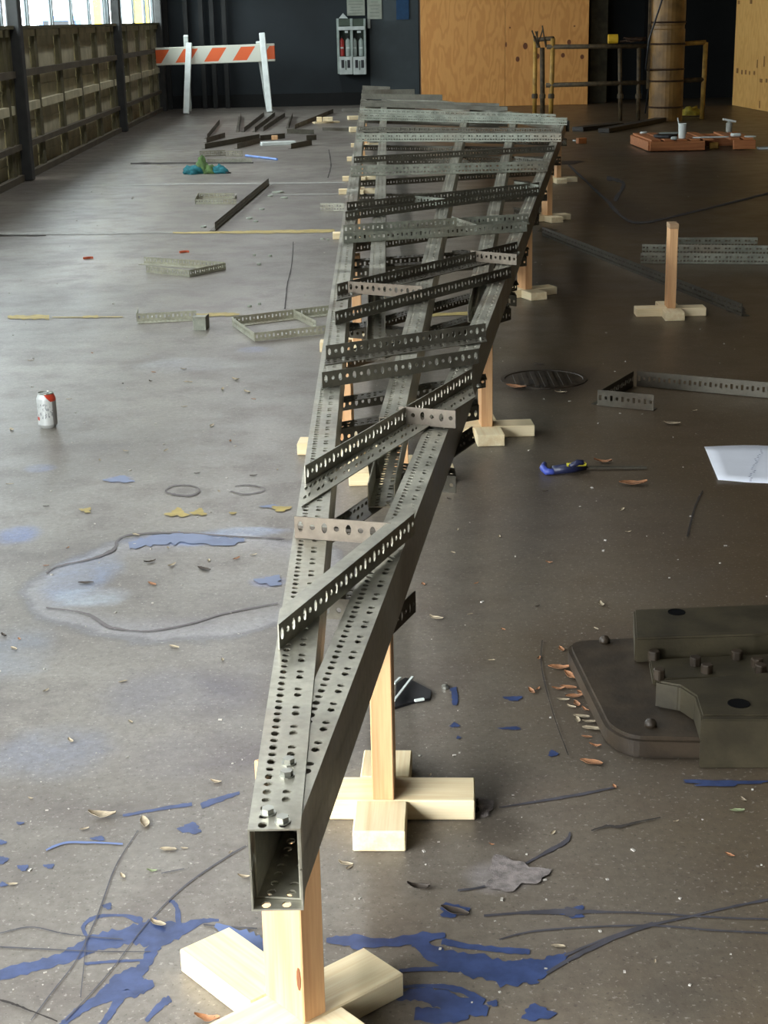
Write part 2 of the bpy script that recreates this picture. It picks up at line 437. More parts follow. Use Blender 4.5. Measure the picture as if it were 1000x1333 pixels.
tag(MB().box((wall_x(-7) - .1, -7.0, 2.6), (.12, 4.3, 5.2)).build('wall_left_end', plain('grey_left_wall', (86, 84, 76))), kind='structure')
tag(MB().box((wall_x(26) - .02, 25.95, 2.6), (.14, .75, 5.2)).build('trim_20', PILLAR), kind='structure')
for i, y in enumerate(PIL[2:]):
    o = MB().bar((wall_x(y) + .05, y, 0), (wall_x(y) + .05, y, CEIL_Z), .11, .14, up=(0, 1, 0)).build('trim_%d' % (i + 1), PILLAR, None, bevel=.01); tag(o, kind='structure')

# outside the windows
tag(MB().box((-24, 30, -.06), (39, 110, .1)).build('ground_outside', plain('pale_pavement', (150, 150, 146), .9)), kind='structure')
for px_c, lab in ((-5.02, 'yellow square column outside, left of two seen through windows'), (-4.26, 'yellow square column outside, right of two seen through windows')):
    c = empty('yellow_column', (px_c, 30.5, 0)); tag(c, lab, 'column', 'yellow columns outside')
    MB().box((px_c, 30.5, 2.5), (.26, .26, 5)).build('shaft', plain('bright_yellow', (216, 184, 60), .6), c); MB().box((px_c, 30.5, .1), (.4, .4, .3)).build('base', plain('pale_pavement', (1, 1, 1)), c)
car = empty('car', (-10.4, 56.0, 0)); tag(car, 'blue car parked outside, seen through the left windows', 'car')
CARP = plain('blue_car_paint', (60, 104, 170), .3)
MB().prism([(-11.2, 54.0), (-9.6, 54.0), (-9.6, 58.2), (-11.2, 58.2)], .3, 1.02).build('body', CARP, car, bevel=.12)
MB().prism([(-11.1, 54.6), (-9.7, 54.6), (-9.7, 57.2), (-11.1, 57.2)], .95, 1.62).build('cabin', CARP, car, bevel=.16)
MB().box((-10.4, 54.58, 1.28), (1.05, .04, .34)).build('rear_window', BLACK, car)
for sx in (-11.15, -9.65):
    for sy in (54.9, 57.4):
        MB().tube([(sx - .1, sy, .33), (sx + .1, sy, .33)], .33, 14).build('wheel', BLACK, car)

# ------------------------------------------------------------------ slotted steel
def hole_cell(mb, O, U, V, W, u0, u1, v0, v1, hu, hv, t, n8, vo=0.0):
    """one cell of a perforated plate: rectangle with an oval hole, thickness t along W"""
    vs = []; fs = []
    cu, cv = (u0 + u1) / 2, (v0 + v1) / 2 + vo
    cor = [(u0, v0), (u1, v0), (u1, v1), (u0, v1)]
    A = [-112.5, -67.5, -22.5, 22.5, 67.5, 112.5, 157.5, 202.5] if n8 else [-135, -45, 45, 135]
    k = 1.06 if n8 else 1.25
    hol = [(cu + k * hu * math.cos(math.radians(a)), cv + k * hv * math.sin(math.radians(a))) for a in A]
    n = len(hol)
    for w in (0, t):
        for (u, v) in cor + hol: vs.append(O + U * u + V * v + W * w)
    m = 4 + n
    if n8:
        top = [(0, 1, 5, 4), (1, 6, 5), (1, 2, 7, 6), (2, 8, 7), (2, 3, 9, 8), (3, 10, 9), (3, 0, 11, 10), (0, 4, 11)]
    else:
        top = [(0, 1, 5, 4), (1, 2, 6, 5), (2, 3, 7, 6), (3, 0, 4, 7)]
    for f in top:
        fs.append(f[::-1]); fs.append(tuple(i + m for i in f))
    for i in range(n):
        a, b = 4 + i, 4 + (i + 1) % n
        fs.append((a, b, b + m, a + m))
    mb.add(vs, fs)

ROW57S = [(.0, .057, .030, lambda i: (.0052, .0105) if i % 2 == 0 else (.005, .006))]
PITCH_H = .019
ROW38 = [(.0, .038, .021, lambda i: (.0048, .0088) if i % 2 == 0 else (.0045, .0045))]
ROW57 = [(.0, .026, .0155, lambda i: (.0066, .0050) if i % 2 == 0 else (.0050, .0050)),
         (.026, .057, .038, lambda i: None if i % 3 == 2 else ((.0066, .0050) if i % 3 == 0 else (.0050, .0050)))]
ROW49 = [(.0, .049, .025, lambda i: (.0085, .0045) if i % 2 == 0 else (.0045, .0045))]

def plate(mb, O, U, V, W, L, rows, width, t=.0022, perf=True, n8=True, mitre=None):
    n0 = len(mb.v)
    O = Vector(O); U = Vector(U).normalized(); V = Vector(V).normalized(); W = Vector(W).normalized()
    if perf:
        n = max(1, int(L / PITCH_H)); p = L / n
        for i in range(n):
            for (v0, v1, vc, fn) in rows:
                h = fn(i)
                if h: hole_cell(mb, O, U, V, W, i * p, (i + 1) * p, v0, v1, h[0], h[1], t, n8, vc - (v0 + v1) / 2)
                else:
                    q = [O + U * a + V * b for a, b in ((i * p, v0), ((i + 1) * p, v0), ((i + 1) * p, v1), (i * p, v1))]
                    mb.add(q + [x + W * t for x in q], [(3, 2, 1, 0), (4, 5, 6, 7)])
        q = [O + U * a + V * b + W * w for w in (0, t) for a, b in ((0, 0), (L, 0), (L, width), (0, width))]
        mb.add(q, [(0, 1, 5, 4), (1, 2, 6, 5), (2, 3, 7, 6), (3, 0, 4, 7)])
    else:
        q = [O + U * a + V * b + W * w for w in (0, t) for a, b in ((0, 0), (L, 0), (L, width), (0, width))]
        mb.add(q, [(3, 2, 1, 0), (4, 5, 6, 7), (0, 1, 5, 4), (1, 2, 6, 5), (2, 3, 7, 6), (3, 0, 4, 7)])
    if mitre is not None:      # ends cut parallel to the direction of the rails
        T = Vector(mitre); al, be = T.dot(U), T.dot(V)
        if abs(be) > .3:
            k = al / be
            for i in range(n0, len(mb.v)):
                p = Vector(mb.v[i]); mb.v[i] = tuple(p + U * (k * (p - O).dot(V)))

def angle_bar(a, b, kind='V', z0=.0, perf=True, n8=True, mb=None, mit=False):
    """slotted angle whose upright face stands on the line a-b.
    V: upright face in front, flange behind at the foot; L: upright behind, flange in front at the foot;
    G: upright in front, flange behind along the top; W: wide upright with two rows, narrow flange behind at the foot"""
    mb = mb or MB()
    a = Vector((a[0], a[1], z0)); b = Vector((b[0], b[1], z0)); U = (b - a); L = U.length; U.normalize()
    Vn = Vector((U.y, -U.x, 0))            # towards the camera side
    up = Vector((0, 0, 1))
    my = (0, 1, 0) if mit else None
    if kind == 'P':
        plate(mb, a, U, up, Vn, L, ROW38, .038, perf=perf, n8=n8)
    elif kind == 'S':
        plate(mb, a, U, up, Vn, L, ROW57S, .057, perf=perf, n8=n8); plate(mb, a, U, -Vn, up, L, ROW38, .038, perf=perf, n8=n8)
    elif kind == 'W':
        plate(mb, a, U, up, Vn, L, ROW57, .057, perf=perf, n8=n8); plate(mb, a, U, -Vn, up, L, ROW38, .038, perf=perf, n8=n8, mitre=my)
    else:
        plate(mb, a, U, up, Vn, L, ROW38, .038, perf=perf, n8=n8)
        if kind == 'V': plate(mb, a, U, -Vn, up, L, ROW57, .057, perf=perf, n8=n8, mitre=my)
        if kind == 'L': plate(mb, a, U, Vn, up, L, ROW57, .057, perf=perf, n8=n8, mitre=my)
        if kind == 'G': plate(mb, a + up * .0358, U, -Vn, up, L, ROW57, .022, perf=False, n8=n8, mitre=my)
    return mb

def bolt_mb(p, r=.0062, h=.008, wr=.0085):
    mb = MB(); a0 = rnd.random()
    for (rr, z0, z1, n) in ((wr, 0, .0018, 12), (r, .0018, h, 6)):
        mb.prism([(p[0] + rr * math.cos(a0 + 2 * math.pi * k / n), p[1] + rr * math.sin(a0 + 2 * math.pi * k / n)) for k in range(n)], p[2] + z0, p[2] + z1)
    return mb

ZT, ZB = .500, .400
frame = empty('slotted_steel_frame', (-.12, 1.5, ZB))
tag(frame, 'long fan-shaped frame of bolted slotted steel angles lying on wooden stands', 'frame')

APEX = Vector((1.60, 13.30, 0)); FAR = Vector((-.12, 20.25, 0))
def rail(name, a, b, top, inset=0.0):
    """box rail: a channel of 57 mm web with two flanges; a-b is the centre line"""
    a = Vector((a[0], a[1], 0)); b = Vector((b[0], b[1], 0)); U = (b - a).normalized(); S = Vector((U.y, -U.x, 0)); L = (b - a).length
    cuts = [0.0]; y = a.y
    nearL = max(0.0, min(L, (7.0 - a.y) / max(.1, U.y))); midL = max(0.0, min(L, (13.5 - a.y) / max(.1, U.y)))
    mb = MB(); up = Vector((0, 0, 1))
    z = (ZT - inset) if top else (ZB + inset); sg = -1 if top else 1
    w = .057 - 2 * inset
    for l0, l1, lev in ((0, nearL, 0), (nearL, midL, 1), (midL, L, 2)):
        if l1 - l0 < .02: continue
        o = a + U * l0 - S * (w / 2) + up * z
        plate(mb, o, U, S, up * sg, l1 - l0, ROW57 if not inset else [(0, .026, .0155, ROW57[0][3]), (.026, w, .038, ROW57[1][3])], w, perf=(lev < 2 if top else lev < 1), n8=lev == 0)
        for sd in (-1, 1):
            q = a + U * l0 + S * (sd * w / 2) + up * (z + sg * .0024)
            plate(mb, q, U, up * sg, S * (-sd), l1 - l0, ROW49, .0466, perf=False)
    return mb.build(name, STEEL, frame)

LA, LB = (-.1255, 1.515), (-.1255, 20.2)
def R_c(y): return (-.0975 + .1412 * (y - 1.53) - .0285, y)
def diag_y(x0, sx, y0):
    """where the line x = x0 + sx*(y-y0) meets the far diagonal"""
    t = (FAR - APEX); best = 13.3
    for i in range(2000):
        s = i / 1999; q = APEX + t * s
        if abs(x0 + sx * (q.y - y0) - q.x) < .004: best = q.y
    return best
r2 = lambda y: (-.003 + .0083 * (y - 5.84), y)
r3 = lambda y: (.020 + .0705 * (y - 3.336), y)
r4 = lambda y: (.349 + .0985 * (y - 5.40), y)
for top in (True, False):
    rail('rail', LA, LB, top)
    rail('rail', R_c(1.535), R_c(13.25), top, .0028)
    dz = 0 if top else -.35
    rail('rail', r2(4.95 + dz * 1.6), r2(18.6), top, .001)
    rail('rail', r3(3.34 + dz), r3(diag_y(.020, .0705, 3.336) - .05), top, .0015)
    rail('rail', r4(5.30 + dz), r4(diag_y(.349, .0985, 5.4) - .05), top, .002)
    rail('rail', (APEX.x - .03, APEX.y), (FAR.x + .03, FAR.y), top, .004)

HANG_BARS = []
BARS = [((361, 813), (538, 668), 'G'), ((383.5, 672.5), (509.5, 681.5), 'V'), ((396, 607), (614, 480), 'L'), ((520, 530), (593.5, 536), 'V'),
        ((419, 486), (623, 455), 'V'), ((424, 450), (632, 421), 'L'), ((436, 406), (665, 347), 'V'), ((438.5, 370), (673, 315), 'L'),
        ((453.5, 367), (550, 373.5), 'V'), ((613, 327), (673, 332), 'V'), ((447, 304), (686, 289), 'V'), ((447, 293), (688, 278), 'L'), ((589, 282), (621, 292.5), 'V'),
        ((449.6, 276), (701.6, 244), 'V'), ((451.5, 264), (702, 238), 'L'), ((539, 254.7), (580, 258.5), 'V'), ((670, 236), (702, 241), 'V'),
        ((456, 216), (713, 210), 'W'), ((460.5, 204.4), (721.6, 190), 'G'), ((670, 204), (708, 207.5), 'V'), ((464, 173.5), (731, 173.5), 'W'),
        ((466.6, 165), (728, 167), 'V'), ((468, 147.5), (738.5, 153.5), 'W'), ((469, 141), (724, 149), 'W'), ((469.5, 130.6), (650, 135), 'W'), ((470, 133.5), (661, 139), 'G'),
        ((470.5, 122), (576, 123.4), 'W'), ((471, 117), (540, 116.2), 'W'), ((472, 111.6), (508, 113), 'W')]
for i, (l, r, k) in enumerate(BARS):
    h = .057 if k == 'W' else .038
    a, b = P(l[0], l[1], ZT + h), P(r[0], r[1], ZT + h)
    near = a.y < 9
    HANG_BARS.append((Vector((a.x, a.y, 0)), Vector((b.x, b.y, 0)), h))
    eps = .0006 * (i % 5)
    mb = angle_bar(a, b, k, ZT + .0005 + eps, perf=a.y < 15.5, n8=a.y < 5.5, mit=True)
    brown = i in (1, 3, 8, 9); pale = i in (10, 11, 17, 20, 22, 23, 15, 8, 9, 3, 12, 16)
    ob = mb.build('crossbar', (STEEL if i in (0, 2) else STEEL_B if brown else STEEL_L if pale else STEEL_D), frame)
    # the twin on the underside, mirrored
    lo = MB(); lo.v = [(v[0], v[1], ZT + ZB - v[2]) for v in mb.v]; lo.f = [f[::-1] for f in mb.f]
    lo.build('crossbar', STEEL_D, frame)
    U = (b - a); U.z = 0; L = U.length; U.normalize(); n = Vector((U.y, -U.x, 0))
    if near and k in 'VLG':
        off = {'V': -.03, 'L': .03, 'G': -.03}[k]
        zz = ZT + .003 + (.036 if k == 'G' else 0)
        if k == 'G': continue
        for s in ((.035, L - .035) if L > .25 else (.03,)):
            q = a + U * s + n * off
            bolt_mb((q.x, q.y, zz + eps), .0048, .006, .0065).build('bolt', ZINC, frame)
for px, py in ((376, 991), (373.5, 1007), (349, 1056), (368, 1067)):
    q = P(px, py, ZT + .003)
    bolt_mb((q.x, q.y, ZT), .0072, .0075, .0088).build('bolt', ZINC, frame)
# loose tie hanging from the third crossbar
q = P(481, 607, .43)
MB().bar((q.x, q.y, .492), (q.x + .012, q.y - .01, .405), .022, .003, up=(0, 1, .2)).build('tie_strip', STEEL_D, frame)

# ------------------------------------------------------------------ timber stands
STAND_H = .400
def seg_dist(p, a, b):
    d = b - a; t = max(0, min(1, (p - a).dot(d) / d.length_squared)); return (p - a - d * t).length
def stand(px, py, rz, label, group='timber stands under the steel frame', z_top=STAND_H, post_d=.089, xy=None):
    q = P(px, py) if xy is None else Vector((xy[0], xy[1], 0))
    if z_top == STAND_H and 'spare' not in group:
        z_top = .3992
        for (a_, b_, h_) in HANG_BARS:
            if seg_dist(Vector((q.x, q.y, 0)), a_, b_) < .115: z_top = min(z_top, ZB - h_ - .004)
    r = empty('timber_stand', (q.x, q.y, 0), rz); tag(r, label, 'stand', group)
    j = lambda s: (rnd.random() - .5) * s
    local(MB().box((0, 0, .0195), (.318, .089, .038))).build('base_board', PINE_X, r, bevel=.0022)
    local(MB().box((j(.008), -.0455 - .054, .0195), (.089, .108, .038), rz=j(.05))).build('base_block', PINE_Y, r, bevel=.0022)
    local(MB().box((j(.008), .0455 + .054, .0195), (.089, .108, .038), rz=j(.05))).build('base_block', PINE_Y, r, bevel=.0022)
    p = local(MB().box((0, 0, .0388 + (z_top - .0395) / 2), (.038, post_d, z_top - .0395))).build('post', PINE_Z, r, bevel=.0018)
    return r
s1 = stand(386, 1338, math.radians(40), 'nearest timber stand, post under the tip of the steel frame')
for ch in list(s1.children):
    if ch.name.startswith('base_block'): bpy.data.objects.remove(ch)
local(MB().box((0, .0455 + .088, .0195), (.089, .176, .038))).build('base_block', PINE_Y, s1, bevel=.0022); local(MB().box((0, -.0455 - .054, .0195), (.089, .108, .038))).build('base_block', PINE_Y, s1, bevel=.0022)
k = local(MB().prism([(.0055 * math.cos(a) * .8, .018 * math.sin(a)) for a in [2 * math.pi * i / 10 for i in range(10)]], 0, .0008)); kn = k.build('knot', KNOT, s1)
kn.rotation_euler = (math.radians(90), 0, math.radians(-90)); kn.location = (-.0192, -.037, .105)
stand(501, 1052, math.radians(-3), 'timber stand with blocky cross foot, second from the camera')
stand(632, 566, math.radians(3), 'timber stand beside the round drain cover')
stand(683, 385, math.radians(22), 'timber stand halfway along right edge of the steel frame')
stand(712, 287, math.radians(20), 'timber stand at the near end of the long diagonal angle')
stand(726, 237, math.radians(8), 'farthest timber stand showing along right edge of the frame')
so = stand(872, 410, math.radians(-1), 'free-standing timber stand carrying nothing, in front of loose angles', group='spare timber stand')
local(MB().box((0, 0, .41), (.041, .091, .022))).build('cap_block', timber('grey_timber', (170, 140, 104), (140, 110, 80), 0), so, bevel=.001)
stand(453, 588, math.radians(-4), 'timber stand whose white foot juts left, nearest under left rail')
stand(545, 572, math.radians(2), 'timber stand hidden under the middle rail near third crossbar', xy=(.055, 4.55))
stand(466, 455, math.radians(0), 'timber stand under left rail beside the divided ladder frame')
stand(466, 310, math.radians(0), 'timber stand whose orange foot juts left by the yellow line')
stand(467, 252, math.radians(0), 'timber stand whose foot juts left just past the short steel channel')
stand(470, 235, math.radians(0), 'timber stand whose foot juts left at the far white line')
stand(473, 209, math.radians(0), 'timber stand whose foot juts left, third from frame far end')
stand(476, 191, math.radians(0), 'timber stand whose foot juts left, second from frame far end')

# ------------------------------------------------------------------ loose steel on the floor
def loose(name, label, pieces, mat=LOOSE, group=None, cat='angle', n8=False, perf=True, part='angle'):
    """pieces: (pixel a, pixel b, kind) on the floor"""
    pts = [P(*pieces[0][0]), P(*pieces[0][1])]
    if len(pieces) == 1:
        c = (pts[0] + pts[1]) / 2
        mb = angle_bar(pts[0], pts[1], pieces[0][2], .0012, perf, n8)
        mb.v = [(v[0] - c.x, v[1] - c.y, v[2]) for v in mb.v]
        o = local(mb).build(name, mat); o.location = c; return tag(o, label, cat, group)
    c = P(*pieces[0][0]); r = empty(name, (c.x, c.y, 0)); tag(r, label, cat, group)
    for i, (a, b, k) in enumerate(pieces):
        angle_bar(P(*a), P(*b), k, .0012 + .0004 * i, perf, n8).build(part, mat, r)
    return r
loose('triangular_angle_frame', 'pale green-grey triangle of slotted angles beside the red scrap', [((188, 343), (293, 350), 'L'), ((191, 355), (247, 361), 'P'), ((247, 361), (294, 351), 'V')], cat='steel frame')
t = loose('slotted_angle', 'pale slotted angle with upturned bracket end on the yellow line', [((179, 419), (256, 415), 'L'), ((178, 419), (180, 411), 'P')])
b0 = P(262, 430); br = empty('angle_bracket', (b0.x, b0.y, 0)); tag(br, 'small bent grey steel bracket at the end of the pale angle', 'bracket')
MB().bar((b0.x - .035, b0.y, .032), (b0.x + .022, b0.y - .005, .032), .003, .062).build('face_plate', STEEL_L, br); MB().bar((b0.x + .022, b0.y - .005, .032), (b0.x + .03, b0.y + .07, .032), .003, .062).build('side_plate', STEEL_D, br)
MB().bar((b0.x - .035, b0.y, .064), (b0.x + .026, b0.y - .002, .064), .05, .003).build('top_plate', STEEL_L, br)
loose('ladder_frame', 'slotted steel ladder frame with one divider left of the big frame', [((304, 423), (428, 408), 'L'), ((303, 424), (332, 445), 'P'), ((332, 445), (434, 434), 'P'), ((383, 414), (412, 429), 'P'), ((428, 408), (450, 424), 'P')], cat='steel frame')
loose('steel_channel', 'short grey steel channel with end tabs near left rail', [((255, 266), (308, 266), 'P'), ((258, 258), (305, 258), 'L'), ((254, 266), (258, 258), 'P'), ((305, 266), (308, 258), 'P')], cat='channel')
loose('slotted_angle', 'long dark angle lying obliquely across the left yellow line', [((280, 301), (350, 241), 'W')], STEEL_D)
loose('slotted_angle', 'short grey angle poking out left from under the left rail', [((417, 275), (452, 275), 'W')], STEEL)
# scattered offcuts in front of the barricade
OFF = [((267, 194), (338, 181), 'dark angle, frontmost long one in the heap by the barricade'), ((269, 186), (293, 179), 'short dark angle lying behind frontmost long one of the heap'),
       ((309, 194), (339, 186), 'dark angle whose end meets the white plank in the heap'), ((379, 194), (406, 189), 'dark angle at the right end of the white plank'),
       ((318, 172), (344, 151), 'dark angle pointing at the right barricade leg, leftmost of the slanted bunch'), ((332, 172), (358, 151), 'dark angle lying in the middle of the slanted bunch below barricade'),
       ((343, 171), (371, 152), 'dark angle, rightmost of the slanted bunch below the barricade'), ((270, 181), (286, 161), 'dark angle standing apart at the left end of the heap'),
       ((311, 172), (314, 152), 'thin dark angle pointing straight back at the barricade'), ((384, 168), (434, 147), 'long dark angle slanting towards the tan plank with blocks'),
       ((376, 167), (381, 152), 'short dark angle pointing back, right of slanted bunch'), ((339, 183), (371, 180), 'dark angle lying flat just behind the white plank'),
       ((374, 174), (409, 175), 'dark angle in the right part of the heap below long slanted one'), ((399, 183), (412, 182), 'tiny dark angle offcut at the right end of the heap')]
for a, b, lab in OFF: loose('steel_offcut', lab, [(a, b, 'W')], STEEL_D, 'steel offcuts heaped before the barricade', perf=False)
loose('slotted_angle', 'grey perforated angle between the heap and the teal cloth', [((260, 204), (294, 202.5), 'W')], STEEL)
loose('slotted_angle', 'grey perforated angle next to the blue rod', [((294, 204), (316, 203.5), 'W')], STEEL)
loose('slotted_angle', 'flat dull angle lying just behind the teal cloth', [((270, 212), (328, 211.5), 'V')], STEEL, perf=False)
loose('slotted_angle', 'dark channel left of the frame just before the tan plank', [((420, 170), (457, 171), 'V')], STEEL_D, perf=False)
def plank(label, a, b, w, h, mat, z=0.0, name='wood_plank', cat='plank'):
    A, B = P(*a), P(*b); c = (A + B) / 2
    o = local(MB().bar(A - c, B - c, w, h)).build(name, mat, None, bevel=min(w, h) * .08); o.location = (c.x, c.y, z + h / 2 + .0008); return tag(o, label, cat)
plank('white painted plank lying in the steel heap', (340, 190), (384, 188), .09, .04, WHITE)
plank('tan plank lying behind the heap with wood blocks on it', (408, 161), (441, 159.5), .10, .02, PINE_X)
for i, x in enumerate((416, 424, 430)):
    q = P(x, 160.5); o = local(MB().box((0, 0, .03), (.07, .07, .06))).build('wood_block', PINE_X, None, bevel=.004); o.location = (q.x, q.y, .0225)
    tag(o, ['left', 'middle', 'right'][i] + ' one of three pale blocks on the tan plank', 'wood block', 'pale blocks on the tan plank')
q = P(358, 187); o = local(MB().box((0, 0, .025), (.07, .05, .05))).build('wood_block', PINE_Z, None, bevel=.004); o.location = (q.x, q.y, .042); tag(o, 'small tan block on top of the white plank', 'wood block')
plank('pale loose plank sticking out left near the frame far end', (453, 156), (468, 155.5), .12, .05, PINE_X)
plank('pale loose plank just nearer than the farthest loose plank', (455, 172), (472, 171.5), .12, .06, PINE_X)
plank('grey board on the floor beyond the frame far corner', (445, 146), (470, 145.5), .14, .05, plain('grey_board', (110, 106, 96)))
A, B = P(320, 204), P(361, 209); o = MB().tube([A + Vector((0, 0, .012)), B + Vector((0, 0, .012))], .011, 8).build('blue_rod', plain('pale_blue_plastic', (130, 160, 220), .4)); tag(o, 'pale blue rod lying on the floor beyond the teal cloth', 'rod')
# right side
H3 = [((866, 322), (986, 322), 'W', 'slotted angle with slanted cut end, farthest of three behind the spare stand'), ((836, 331), (1075, 334), 'W', 'slotted angle lying in the middle of three behind the spare stand'), ((834, 343), (1075, 345), 'W', 'slotted angle nearest the spare stand of the three')]
for a, b, k, lab in H3: loose('slotted_angle', lab, [(a, b, k)], STEEL_L, 'three angles behind the spare stand')
loose('slotted_angle', 'very long dark angle running obliquely behind the spare stand', [((706, 307), (966, 412), 'W')], STEEL_D)
loose('open_angle_frame', 'slotted angle frame open at right, lying behind the white sheet', [((778, 528), (851, 535), 'S'), ((783, 528), (824, 503), 'S'), ((829, 503), (1090, 527), 'S')], STEEL_D, cat='steel frame')

# ------------------------------------------------------------------ drinks can
q = P(63, 555.5)
can = empty('drinks_can', (q.x, q.y, 0)); tag(can, 'white and red drinks can standing upright alone on the floor', 'can')
local(MB().lathe([(.024, .0), (.0265, .004), (.033, .012), (.033, .100), (.0325, .104), (.027, .117), (.0265, .119)], n=28)).build('body', CAN, can, smooth=False)
local(MB().lathe([(.0272, .1185), (.0275, .121), (.0262, .1222), (.0255, .1195), (.0, .119)], n=28)).build('lid', ZINC, can); local(MB().box((0, .004, .1215), (.014, .022, .0015))).build('tab', ZINC, can)

# ------------------------------------------------------------------ machine base (cast iron)
def outl(pts, z, r=0.0, seg=5):
    """pixel outline at height z -> plan, corners rounded by r"""
    w = [P(x, y, z) for x, y in pts]
    out = []
    n = len(w)
    for i in range(n):
        a, b, c = w[i - 1], w[i], w[(i + 1) % n]
        rr = r[i] if isinstance(r, (list, tuple)) else r
        if rr <= 0: out.append((b.x, b.y)); continue
        d1 = (a - b); d2 = (c - b); k = min(rr, d1.length * .48, d2.length * .48); p1 = b + d1.normalized() * k; p2 = b + d2.normalized() * k
        for s in range(seg + 1):
            t_ = s / seg; q_ = p1 * (1 - t_) ** 2 + b * (2 * t_ * (1 - t_)) + p2 * t_ ** 2; out.append((q_.x, q_.y))
    return out
def holed_slab(name, poly, z0, z1, holes, mat, parent, bev=.003):
    """solid slab with flat black discs on top as bolt holes"""
    bm = bmesh.new()
    me = bpy.data.meshes.new(name)
    mb = MB().prism(poly, z0, z1)
    o = mb.build(name, mat, parent, bevel=bev, seg=2)
    bm.free(); bpy.data.meshes.remove(me)
    for (cx, cy, rr) in holes:
        MB().lathe([(rr * 1.0, z1 - .02), (rr, z1 + .0012), (rr * .86, z1 + .0012), (rr * .8, z1 + .0006), (0, z1 + .0006)], (cx, cy, 0), 18).build('painted_hole', HOLE_BLACK, parent)  # shade inside the hole is painted as a black disc
    return o
mq = P(850, 900)
mach = empty('machine_base', (mq.x, mq.y, 0)); tag(mach, 'heavy dark cast-iron machine base with thick ribs and bolt heads', 'machine base')
ZP, ZA, ZM = .045, .100, .052
holed_slab('base_plate', outl([(735, 833), (1120, 815), (1150, 968), (912, 962), (820, 960), (790, 945)], ZP, [.05, 0, 0, 0, .06, .04]), 0.0005, ZP, [], IRON, mach, .008)
far_poly = outl([(825, 793), (1110, 782), (1130, 812), (983, 826), (827, 831)], ZA)
hq = P(881, 797, ZA); holed_slab('far_rib', far_poly, ZP - .001, ZA, [(hq.x, hq.y, .019)], IRON_G, mach, .004)
near_poly = outl([(852, 886), (1110, 866), (1130, 932), (913, 931), (905, 905), (885, 892)], ZA)
hq = P(962, 916, ZA); holed_slab('near_rib', near_poly, ZP - .001, ZA, [(hq.x, hq.y, .021)], IRON_G, mach, .004)
fr_poly = outl([(913, 933), (1130, 933), (1130, 945), (914, 945)], ZA)
holed_slab('rib_front', outl([(913, 931), (1130, 931), (1128, 936), (913, 936)], ZA), .001, ZA - .0015, [], IRON_G, mach, .002)
holed_slab('inner_web', outl([(845, 858), (1110, 845), (1110, 875), (850, 884)], .06), ZP - .001, .06, [], IRON_G, mach, .003)
for (px, py) in ((851, 862), (858, 886), (905, 870), (920, 880), (959, 862), (985, 872), (990, 880), (990, 824)):
    b_ = P(px, py, ZM); MB().prism([(b_.x + .013 * math.cos(i * math.pi / 3 + px), b_.y + .013 * math.sin(i * math.pi / 3 + px)) for i in range(6)], .055, .078).build('bolt_head', IRON, mach, bevel=.002)
for (px, py) in ((787, 836), (847, 945)):
    b_ = P(px, py, ZP); MB().lathe([(.012, 0), (.0115, .008), (.008, .014), (0, .016)], (b_.x, b_.y, ZP - .001), 12).build('dome_bolt', IRON, mach, smooth=True)

# ------------------------------------------------------------------ round drain cover
q = P(708, 494)
dc = empty('drain_cover', (q.x, q.y, 0)); tag(dc, 'dark round iron drain cover set in the floor', 'drain cover')
local(MB().lathe([(.165, .0003), (.165, .004), (.150, .005), (.148, .0015), (0, .0015)], n=36)).build('rim', IRON, dc)
for i in range(7):
    x = -.105 + i * .035; hh = math.sqrt(.135 ** 2 - x * x); local(MB().box((x, 0, .0028), (.016, hh * 2, .003))).build('grate_bar', IRON, dc)

# ------------------------------------------------------------------ quick clamp
q = P(735, 612); cl = empty('bar_clamp', (q.x, q.y, 0)); tag(cl, 'blue and yellow bar clamp lying right of third stand', 'clamp')
def pl(px, py, z=0.0): return P(px, py, z)
MB().tube([pl(709, 604, .012), pl(707, 609, .012), pl(712, 614, .012), pl(722, 614, .012)], [.008, .011, .011, .009], 8).build('jaw_pad', BLUE_PL, cl, smooth=True)
MB().tube([pl(720, 612, .016), pl(745, 609, .018), pl(762, 607, .016)], [.014, .016, .012], 8).build('body', DARK_BLUE, cl, smooth=True)
MB().tube([pl(742, 607, .034), pl(752, 602, .042), pl(760, 602, .042)], [.007, .010, .008], 8).build('trigger', DARK_BLUE, cl, smooth=True)
MB().tube([pl(738, 605, .036), pl(763, 604, .036)], .006, 6).build('grip', YEL_PL, cl)
MB().bar(pl(722, 608, .012), pl(842, 608.5, .006), .012, .006).build('bar', STEEL_D, cl)

# ------------------------------------------------------------------ drawing sheet
poly = [P(917, 582), P(1085, 581), P(1105, 632), P(985, 631), P(935, 628)]
mb = MB(); cpt = P(985, 605)
nx, ny = 10, 6
tl, tr, br_, bl = P(917, 582), P(1090, 582), P(1108, 634), P(935, 627)
for j in range(ny + 1):
    for i in range(nx + 1):
        u, v = i / nx, j / ny; p_ = (tl * (1 - u) + tr * u) * (1 - v) + (bl * (1 - u) + br_ * u) * v
        mb.v.append((p_.x, p_.y, .0015 + .006 * max(0, math.sin(u * 5 + v * 2)) * (0.3 + abs(v - .5))))
for j in range(ny):
    for i in range(nx): n0 = j * (nx + 1) + i; mb.f.append((n0 + nx + 1, n0 + nx + 2, n0 + 1, n0))
mb.v = [(v[0] - cpt.x, v[1] - cpt.y, v[2]) for v in mb.v]
sh = local(mb).build('paper_sheet', PAPER, None, smooth=True); sh.location = cpt; tag(sh, 'large white paper drawing sheet lying flat on the floor', 'paper')
mod = sh.modifiers.new('thick', 'SOLIDIFY'); mod.thickness = .0005
mb = MB()
for i in range(22):
    t_ = i / 21; x = 975 + 16 * t_ + rnd.uniform(-3, 3); y = 626 - 40 * t_
    a_ = P(x, y, .009); mb.box((a_.x, a_.y, .0091), (.006, .004, .0004))
